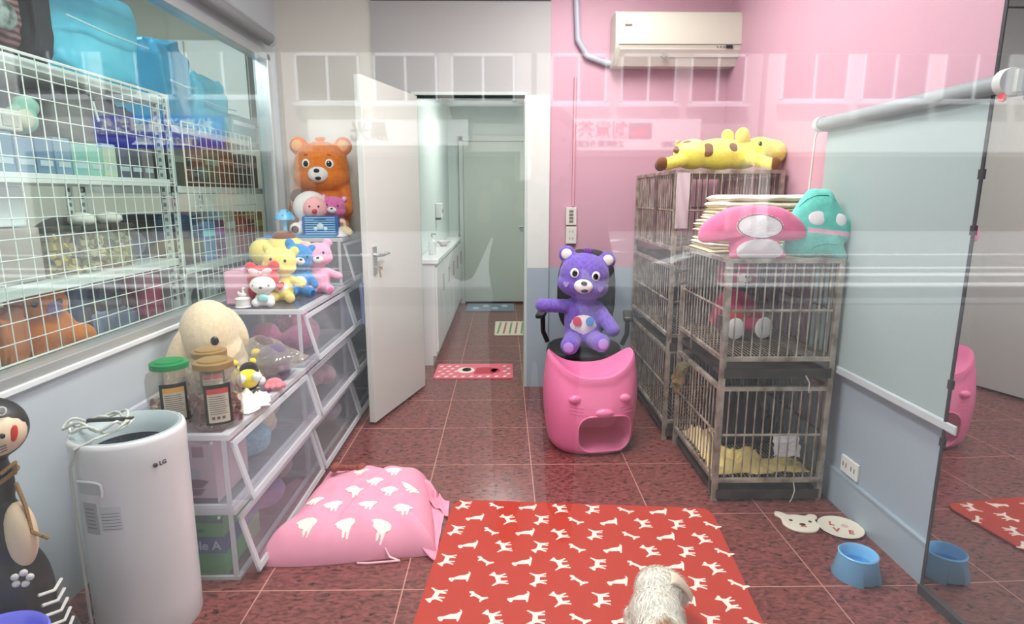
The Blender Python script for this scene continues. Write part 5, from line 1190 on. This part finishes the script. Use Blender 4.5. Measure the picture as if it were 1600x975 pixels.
rp = nt.nodes.new('ShaderNodeValToRGB'); rp.color_ramp.elements[0].color = lin((66, 44, 50)); rp.color_ramp.elements[1].color = lin((150, 110, 112)); nt.links.new(wv.outputs[0], rp.inputs[0]); nt.links.new(rp.outputs[0], nt.nodes['Principled BSDF'].inputs['Base Color'])
softbox(B(), -.42, -.02, 0, .50, 0, .44, 9, .03).out('body', m_stripe, t, ang=60)
m_bb = mat('bag_black', (34, 36, 42), .7, bump=.2, bscale=40)
for y in (.05, .33): softbox(B(), -.30, .012, y, y+.12, .0, .46, y*9, .012).out('strap', m_bb, t, ang=60)
B().ell((.0, .10, .16), (.02, .09, .08)).ell((.0, .20, .12), (.018, .06, .05)).out('mesh_pocket', mat('pocket_grey', (60, 70, 70), .5, rgb2=(150, 160, 156), nscale=26), t)
# b) upper middle shelf: white drawers, blue-grey and mint boxes
G2 = 'small boxes along the upper middle shelf'
ybx = 1.0
cols = [(92, 120, 138), (96, 104, 108), (110, 138, 160), (120, 146, 176), (104, 132, 164), (124, 152, 178), (128, 186, 176), (140, 198, 182), (196, 212, 186), (84, 92, 110), (70, 76, 92), (120, 112, 116)]
wd = ['first', 'second', 'third', 'fourth', 'fifth', 'sixth', 'seventh', 'eighth', 'ninth', 'tenth', 'eleventh', 'twelfth']
cn = ['slate blue', 'dark grey', 'steel blue', 'cornflower blue', 'denim blue', 'powder blue', 'sea green', 'mint green', 'pale lime', 'ink grey', 'charcoal', 'taupe']
for k in range(12):
    t = item('small_box', f'{cn[k]} small box on the upper middle shelf, {wd[k]} along from the near end', 'box', 1.90+k*.094, 1.90+k*.094+.088, 1.45, .125+.008*(k % 3), .05, .40, mat('sb%d' % k, cols[k], .5), group=G2)
    B().box(.0, .0015, .012, .076, .03, .05).out('print', mat('print_pale', (190, 204, 214), .5), t, smooth=False)
for k, (y0, y1, h, lab) in enumerate([(1.90, 2.10, .14, 'cream plastic tray lying on the small boxes, near end'), (2.11, 2.22, .13, 'grey-white tray on the small boxes beside the green toy')]):
    t = item('document_tray', lab, 'tray', y0, y1, 1.592, h*.55, .04, .38, mat('drawer_cream', (206, 206, 192), .4)); B().box(0, .004, .02, y1-y0-.02, .015, .05).out('label_strip', mat('drawer_label', (176, 170, 160), .5), t, smooth=False)
t = thing('toy_house', 'mint green toy with a pale snout standing on the shelf boxes', 'toy', (XM-.10, 2.29, 1.592))
fuse('body', mat('toy_mint', (140, 190, 170), .6), t, [((0, 0, .05), (.05, .06, .05)), ((.0, .03, .10), (.04, .05, .04))], .006, sm=2); B().ell((.04, -.03, .05), (.02, .04, .035)).out('snout', mat('toy_snout', (206, 200, 180), .6), t)
t = thing('cloth_bag', 'dark grey bag with a white zip pull on the upper middle shelf', 'bag', (XM, 2.40, 1.592))
softbox(B(), -.40, -.03, 0, .62, 0, .20, 4, .03).out('bag', mat('bag_darkgrey', (88, 80, 78), .8, bump=.3, bscale=20), t, ang=60); B().obox((-.025, .20, .12), (.004, .012, .08), (R(15), 0, 0)).out('zip_pull', m_rack, t, smooth=False)
t = item('white_case', 'big white case behind the drawers at the back of the shelf', 'case', 1.85, 2.9, 1.452, .34, .42, .49, mat('case_white', (232, 240, 238), .4))
# c) lower middle shelf: white boxes with vertical lettering, jars of biscuits, dark fur plush
t = item('white_box', 'white box with vertical black characters on the lower middle shelf', 'box', 1.80, 2.11, 1.26, .15, .10, .42, mat('case_white', (232, 240, 238)))
B().box(.0, .002, .21, .25, .010, .14).out('label', mat('label_white', (240, 242, 240), .5), t, smooth=False)
for k, chh in enumerate('非請勿進'): text('lettering', chh, mat('ink_black', (40, 40, 44), .5), t, .028, Matrix.Translation((.0025, .23, .122-k*.031))@Matrix.Rotation(PI/2, 4, 'Z')@Matrix.Rotation(PI/2, 4, 'X'), .0006)
item('white_box', 'plain white box beside the lettered one', 'box', 2.12, 2.25, 1.26, .145, .10, .42, mat('case_white', (232, 240, 238)))
for k, (y, c1, lab) in enumerate([(2.27, (206, 184, 96), 'square jar of yellow biscuits nearest the white boxes'), (2.44, (214, 204, 158), 'square jar of pale biscuits, middle of the three'), (2.61, (176, 186, 150), 'square jar of greenish biscuits, far one of the three')]):
    t = thing('biscuit_jar', lab, 'jar', (XM-.03, y, .86), 0, 'square biscuit jars behind the wire grid')
    t.location.z = 1.062
    B().box(-.13, 0, 0, .15, 0, .172).out('jar', m_jar, t, smooth=False, bev=.01)
    rnd = random.Random(k); b = B()
    for q in range(170):
        x, y_, z_ = -.012-rnd.random()*.10, .012+rnd.random()*.125, .012+rnd.random()*.145; b.obox((x, y_, z_), (.022, .022, .014), (rnd.random()*3, rnd.random()*3, 0)); b.m[-6:] = [rnd.choice((0, 1))]*6
    o = b.out('biscuits', [mat('bis%d' % k, c1, .8), mat('bisb%d' % k, tuple(int(q*.78) for q in c1), .8)], t, smooth=False); o['kind'] = 'stuff'
    B().box(-.135, .005, -.005, .155, .171, .190).out('lid', mat('lid_dark', (70, 66, 56), .5), t, smooth=False, bev=.004)
    if k: crm = B().ell((-.05, .07, .212), (.05, .05, .03)).out('tissue', m_pap, t)
t = thing('fur_plush', 'large dark grey-brown furry plush lying on the lower middle shelf', 'plush toy', (XM-.20, 2.72, 1.062))
fuse('body', plush('dark_fur', (92, 80, 80), (62, 52, 54)), t, [((0, -.10, .11), (.13, .22, .12)), ((0, .14, .08), (.12, .20, .09)), ((.05, -.26, .10), (.07, .09, .09))], .010)
t = item('cardboard_carton', 'taupe carton under the white boxes behind the wire grid', 'carton', 1.80, 2.25, 1.062, .195, .06, .44, mat('carton_taupe', (172, 162, 152), .7))
t.location.z = 1.062
# d) bottom shelf: orange plush, blue packs, crimson packs
t = thing('plush_bear', 'orange plush bear squashed behind the wire grid on the bottom shelf', 'plush toy', (XM-.15, 2.28, .762), R(60))
fuse('body', m_or, t, [((0, 0, .10), (.13, .10, .10)), ((.0, -.03, .20), (.10, .09, .085)), ((-.09, -.02, .26), (.035, .03, .035)), ((.08, -.02, .265), (.035, .03, .035)), ((-.12, -.05, .06), (.06, .05, .05)), ((.12, -.05, .06), (.06, .05, .05))], .008)
for s in (-1, 1): spot(t, 'eye', m_eye, (s*.04, -.115, .215), (0, -1, 0), .012, .004)
spot(t, 'eye_patch', plush('lilacpatch', (130, 104, 150)), (.02, -.118, .19), (0, -1, 0), .028, .004)
for k, (y0, y1, h, c, lab) in enumerate([(1.80, 1.97, .21, (206, 116, 78), 'rust-orange folded bundle at the near end of the bottom shelf'), (1.98, 2.14, .23, (226, 138, 92), 'orange bundle in a clear bag next to the orange bear'), (2.44, 2.60, .25, (92, 104, 150), 'slate-blue bundle beside the orange bear'), (2.61, 2.82, .27, (40, 46, 100), 'navy bundle in the middle of the bottom shelf'), (2.83, 3.03, .28, (166, 46, 78), 'crimson bundle at the far end of the bottom shelf'), (2.46, 2.78, .12, (120, 134, 168), 'pale blue bag lying in front of the navy bundle')]):
    t = thing('wrapped_bundle', lab, 'bundle', (XM, y0, .762), 0, 'bundles on the bottom shelf behind the wire grid')
    softbox(B(), -.36 if k < 5 else -.10, -.03 if k != 3 and k != 2 else -.11, 0, y1-y0, 0, h*.97, k*5.1, .025).out('wrap', mat('wrap%d' % k, c, .5, bump=.4, bscale=18, rgb2=tuple(int(q*.8) for q in c), nscale=9), t, ang=60)
# e) far rack: dark boxes, coloured packs, pale appliances
G3 = 'packs on the far rack behind the interior window'
def pk(y0, y1, z, h, c, lab, d0=.06, d1=.42): 
    t = item('supply_pack', lab, 'pack', y0, y1, z, h, d0, d1, mat('pk_%d_%d_%d' % c, c, .5), group=G3)
    B().box(0, .0015, .01, y1-y0-.01, h*.62, h*.78).out('print', mat('pkp_%d_%d_%d' % c, tuple(min(255, int(q*1.5+30)) for q in c), .5), t, smooth=False)
rc = [((66, 76, 66), 'dark moss'), ((58, 50, 46), 'dark brown'), ((74, 84, 62), 'olive'), ((92, 58, 48), 'russet brown'), ((84, 66, 56), 'coffee'), ((126, 88, 70), 'tan brown')]
for k in range(6): pk(3.17+k*.19, 3.17+k*.19+.18, 1.422, .20+.02*(k % 2), rc[k][0], f'{rc[k][1]} pack on the upper shelf of the far rack')
rc = [((40, 38, 44), 'black'), ((44, 60, 90), 'dark blue'), ((90, 150, 196), 'sky blue'), ((120, 60, 110), 'purple'), ((206, 196, 180), 'cream'), ((200, 84, 48), 'orange-red'), ((176, 52, 42), 'brick red'), ((206, 160, 40), 'mustard')]
for k in range(8): pk(3.17+k*.145, 3.17+k*.145+.137, 1.002, .24+.03*math.sin(k*1.9), rc[k][0], f'{rc[k][1]} pack on the middle shelf of the far rack')
for k, (y0, y1, h, c, lab) in enumerate([(3.17, 3.45, .24, (196, 190, 188), 'pale grey machine'), (3.46, 3.78, .20, (214, 214, 210), 'white machine'), (3.80, 4.25, .26, (58, 62, 62), 'dark grey machine')]):
    t = item('small_appliance', lab+' on the lower shelf of the far rack', 'appliance', y0, y1, .622, h*1.3, .06, .42, mat('app%d' % k, c, .4), bev=.03)
    B().cyl((0, (y1-y0)/2, h*.8), (.006, (y1-y0)/2, h*.8), .055, 24).out('dial', mat('app_dark', (70, 70, 72), .4), t)
pk(3.97, 4.32, 1.722, .16, (150, 190, 196), 'teal-grey pack on the very top of the far rack')
t = thing('wall_cabinet', 'blank white wall cabinet high on the stockroom back wall', 'cabinet', (-2.4, 4.98, 1.9))
B().box(-.4, .5, -.25, 0, 0, .6).out('body', m_cw, t, smooth=False, bev=.004)
dd = B().box(-.39, .04, -.268, -.25, .01, .59).out('cabinet_door', m_cw, t, smooth=False, bev=.003); dd = B().box(.06, .49, -.268, -.25, .01, .59).out('cabinet_door', m_cw, t, smooth=False, bev=.003)
# ================================================================ the street behind the camera (seen mirrored in the glass)
m_road = mat('road_asphalt', (150, 150, 150), .8, rgb2=(138, 138, 140), nscale=3); m_rw = mat('road_white', (250, 250, 248), .7)
struct(B().box(-30, 30, -26, -5.6, -.16, -.02).out('ground_street', m_road, smooth=False))
struct(B().box(-30, 30, -5.6, .85, -.12, -.002).out('floor_arcade', mat('arcade_tile', (222, 218, 214), .5), smooth=False))
b = B()
for y, hw in ((-6.0, .20), (-7.4, .25), (-8.7, .18), (-9.7, .12), (-12.4, .12)): b.box(-16, -3.2, y-hw, y+hw, -.019, -.012).box(5.2-.9*hw*8+.0, 16, y-hw, y+hw, -.019, -.012)
for x, y, s in ((3.0, -10.5, 1), (1.9, -15, 1), (2.6, -13, -1)): b.add([(x, y, -.012), (x+.5, y, -.012), (x+1.6*s+.5, y-2.6, -.012), (x+1.6*s, y-2.6, -.012)], [(0, 1, 2, 3)])
struct(b.out('trim_3', m_rw, smooth=False))
struct(B().box(-30, 30, -5.6, .86, 3.02, 3.25).box(-30, 30, .80, .86, 2.9, 3.02).out('ceiling_arcade', mat('arcade_soffit', (96, 96, 98), .8), smooth=False))
m_f1 = mat('facade_tile', (190, 182, 174), .7); m_f2 = mat('facade_pale', (206, 206, 200), .7); m_win = mat('street_glass', (36, 44, 48), .5); m_fr = mat('street_frame', (236, 238, 238), .4)
YS = -21.0
def building(label, x0, x1, h, m, signs, wins):
    t = thing('street_building', label, 'building', ((x0+x1)/2, YS, -.02)); w_ = (x1-x0)/2
    B().box(-w_, w_, -6, 0, 3.0, h).box(-w_, w_, -6, -1.2, 0, 3.0).box(-w_, -w_+.4, -1.2, 0, 0, 3.0).box(w_-.4, w_, -1.2, 0, 0, 3.0).out('wall', m, t, smooth=False)
    for (a, c, z0, z1) in wins:
        f_ = B().box(a, c, 0, .10, z0, z0+.08).box(a, c, 0, .10, z1-.08, z1).box(a, a+.08, 0, .10, z0, z1).box(c-.08, c, 0, .10, z0, z1).box((a+c)/2-.04, (a+c)/2+.04, 0, .08, z0, z1).box(a-.1, c+.1, 0, .3, z0-.12, z0).out('window', m_fr, t, smooth=False)
        B().box(a+.05, c-.05, .01, .03, z0+.05, z1-.05).out('window_pane', m_win, f_, smooth=False)
    B().box(-w_+.6, w_-.6, -1.22, -1.15, 0, 2.9).out('shop_front', mat('shop_dark', (40, 38, 38), .4), t, smooth=False)
    for (a, c, z0, z1, m2, txts) in signs:
        s_ = B().box(a, c, .05, .25, z0, z1).out('sign_board', m2, t, smooth=False)
        for (tx, xx, zz, sz, mm) in txts: text('sign_lettering', tx, mm, s_, sz, Matrix.Translation((xx, .26, zz))@Matrix.Rotation(PI, 4, 'Z')@Matrix.Rotation(PI/2, 4, 'X'), .01, extr=.012)
    return t
m_sb = mat('sign_blue', (14, 20, 214), .5); m_sw = mat('sign_white', (250, 246, 240), .5); m_sr = mat('sign_red', (196, 4, 16), .5)
m_tw2 = mat('sign_text_white', (250, 250, 250), .5); m_td = mat('sign_text_dark', (90, 80, 70), .5)
wn3 = lambda n, w_, z: [(-w_+.5+i*(2*w_-.6)/n, -w_+.5+i*(2*w_-.6)/n+(2*w_-.6)/n-.5, z0, z0+1.7) for i in range(n) for z0 in z]
# in the mirror image a building at +X stays on the right
building('pale building across the street with a blue car-tint sign', -18.0, -8.2, 14, m_f2, [(-1.7, 2.9, 3.10, 4.22, m_sb, [('松泰汽車隔熱紙', .5, 3.82, .60, m_tw2), ('TEL:2760-1756', .9, 3.32, .36, m_tw2)])], wn3(3, 4.9, (4.9, 7.6, 10.3)))
building('white building across the street with a white shop sign', -8.0, 1.0, 14, m_f1, [(-3.6, 2.2, 3.2, 4.1, m_sw, [('晨光', -1.4, 3.65, .7, m_td)])], wn3(3, 4.5, (4.7, 7.4, 10.1)))
building('building across the street with a red-lettered white sign', 1.2, 9.4, 14, m_f1, [(-4.0, 1.9, 3.05, 4.15, m_sw, [('創意茶飲', -2.0, 3.72, .62, m_sr), ('工作時間 外送服務', -1.9, 3.25, .24, m_td), ('TEL 2756', .9, 3.25, .22, m_td)])], wn3(3, 4.1, (4.7, 7.4, 10.1)))
q = bpy.data.objects[[o.name for o in bpy.data.objects if o.name.startswith('street_building')][-1]]
B().box(-.75, .10, .25, .27, 3.45, 4.0).out('sign_emblem', m_td, q, smooth=False)
B().prism([(-.33+.34*math.cos(PI*k/16), 3.5+.34*math.sin(PI*k/16)) for k in range(17)], lambda a, z, d_: (a, d_, z), .26, .29).out('sign_emblem', m_sr, q, smooth=False)
building('plain pale building at the right end across the street', 9.6, 22, 14, m_f2, [], wn3(4, 6.2, (4.8, 7.5, 10.2)))
# the photographer, standing in the arcade with a phone
t = thing('person', 'person in dark clothes holding up a phone, mirrored faintly in the storefront glass', 'person', (.12, -.44, 0), 0)
m_dc = mat('cloth_dark', (38, 38, 44), .9); m_sk = mat('skin', (176, 128, 104), .6)
blobs = [((0, 0, 1.10), (.17, .11, .24)), ((0, 0, 1.32), (.20, .10, .10)), ((0, 0, .92), (.165, .115, .13)), ((.03, .01, 1.42), (.055, .055, .09)), ((.06, .03, 1.56), (.078, .095, .115)), ((.06, .055, 1.49), (.055, .07, .06)), ((.06, .128, 1.545), (.014, .016, .018)), ((-.018, .03, 1.55), (.012, .022, .032)), ((.138, .03, 1.55), (.012, .022, .032))]
for s in (-1, 1):
    blobs += [(c, r) for c, r in limb((s*.09, 0, .90), (s*.10, .02, .50), .085, .060, 9)]+[(c, r) for c, r in limb((s*.10, .02, .50), (s*.11, -.02, .08), .056, .038, 9)]+[((s*.11, .05, .035), (.045, .12, .035))]
    el = Vector((s*.25-.02, .16, 1.12)); hnd = Vector((-.12+s*.055, .375, 1.33))
    blobs += [(c, r) for c, r in limb((s*.185, .0, 1.34), el, .055, .042, 8)]+[(c, r) for c, r in limb(el, hnd, .040, .026, 8)]
    blobs += [(hnd+Vector((s*.01, .01, .02)), (.018, .032, .040))]
    for k in range(4): base_ = hnd+Vector((s*.012, .025, .045-.020*k)); blobs += [(c, r) for c, r in limb(base_, base_+Vector((-s*.016, .030-.003*k, .004)), .0085, .0075, 4)]
    blobs += [(c, r) for c, r in limb(hnd+Vector((0, .0, .04)), hnd+Vector((-s*.028, .012, .052)), .010, .008, 4)]
person = fuse('body', m_sk, t, blobs, .007, sm=3)
cl = [bl for bl in blobs[:3]]
cb = [((c[0], c[1], c[2]) if not isinstance(c, Vector) else c, tuple(q+.012 for q in r) if isinstance(r, tuple) else r+.012) for c, r in blobs[:3]]
for s in (-1, 1):
    el = Vector((s*.25-.02, .16, 1.12)); hnd = Vector((-.12+s*.055, .375, 1.33)); cb += [(c, r) for c, r in limb((s*.185, .0, 1.34), el, .068, .054, 8)]+[(c, r) for c, r in limb(el, el.lerp(hnd, .8), .052, .040, 6)]
fuse('jacket', m_dc, t, cb, .012)
cb = [((0, 0, .90), (.175, .125, .13))]
for s in (-1, 1): cb += [(c, r) for c, r in limb((s*.09, 0, .88), (s*.10, .02, .50), .098, .075, 9)]+[(c, r) for c, r in limb((s*.10, .02, .50), (s*.11, -.01, .10), .074, .058, 9)]
fuse('trousers', mat('trouser_dark', (44, 48, 62), .9), t, cb, .012)
fuse('hair', mat('hair_black', (22, 18, 18), .6), t, [((.06, .012, 1.60), (.088, .098, .092)), ((.06, -.03, 1.54), (.085, .07, .10))], .008)
for s in (-1, 1): B().ell((.06+s*.03, .115, 1.565), (.011, .007, .007)).out('eye', m_eye, t)
B().ell((.06, .118, 1.51), (.022, .008, .006)).out('mouth', mat('lip', (150, 84, 78), .5), t)
t = thing('smartphone', 'dark smartphone held up by the person outside the glass', 'phone', (-.005, -.035, 1.36))
B().box(-.038, .038, -.008, 0, -.075, .075).out('case', mat('black_gloss', (18, 18, 20)), t, smooth=False, bev=.004)
B().box(-.03, .0, .0, .002, .02, .06).out('camera_bump', mat('seam_grey', (120, 118, 110)), t, smooth=False, bev=.001)
for o in list(bpy.data.objects):
    if o.type in ('EMPTY', 'MESH') and o.parent is None and 'label' not in o: o['label'] = o.name.replace('_', ' ')
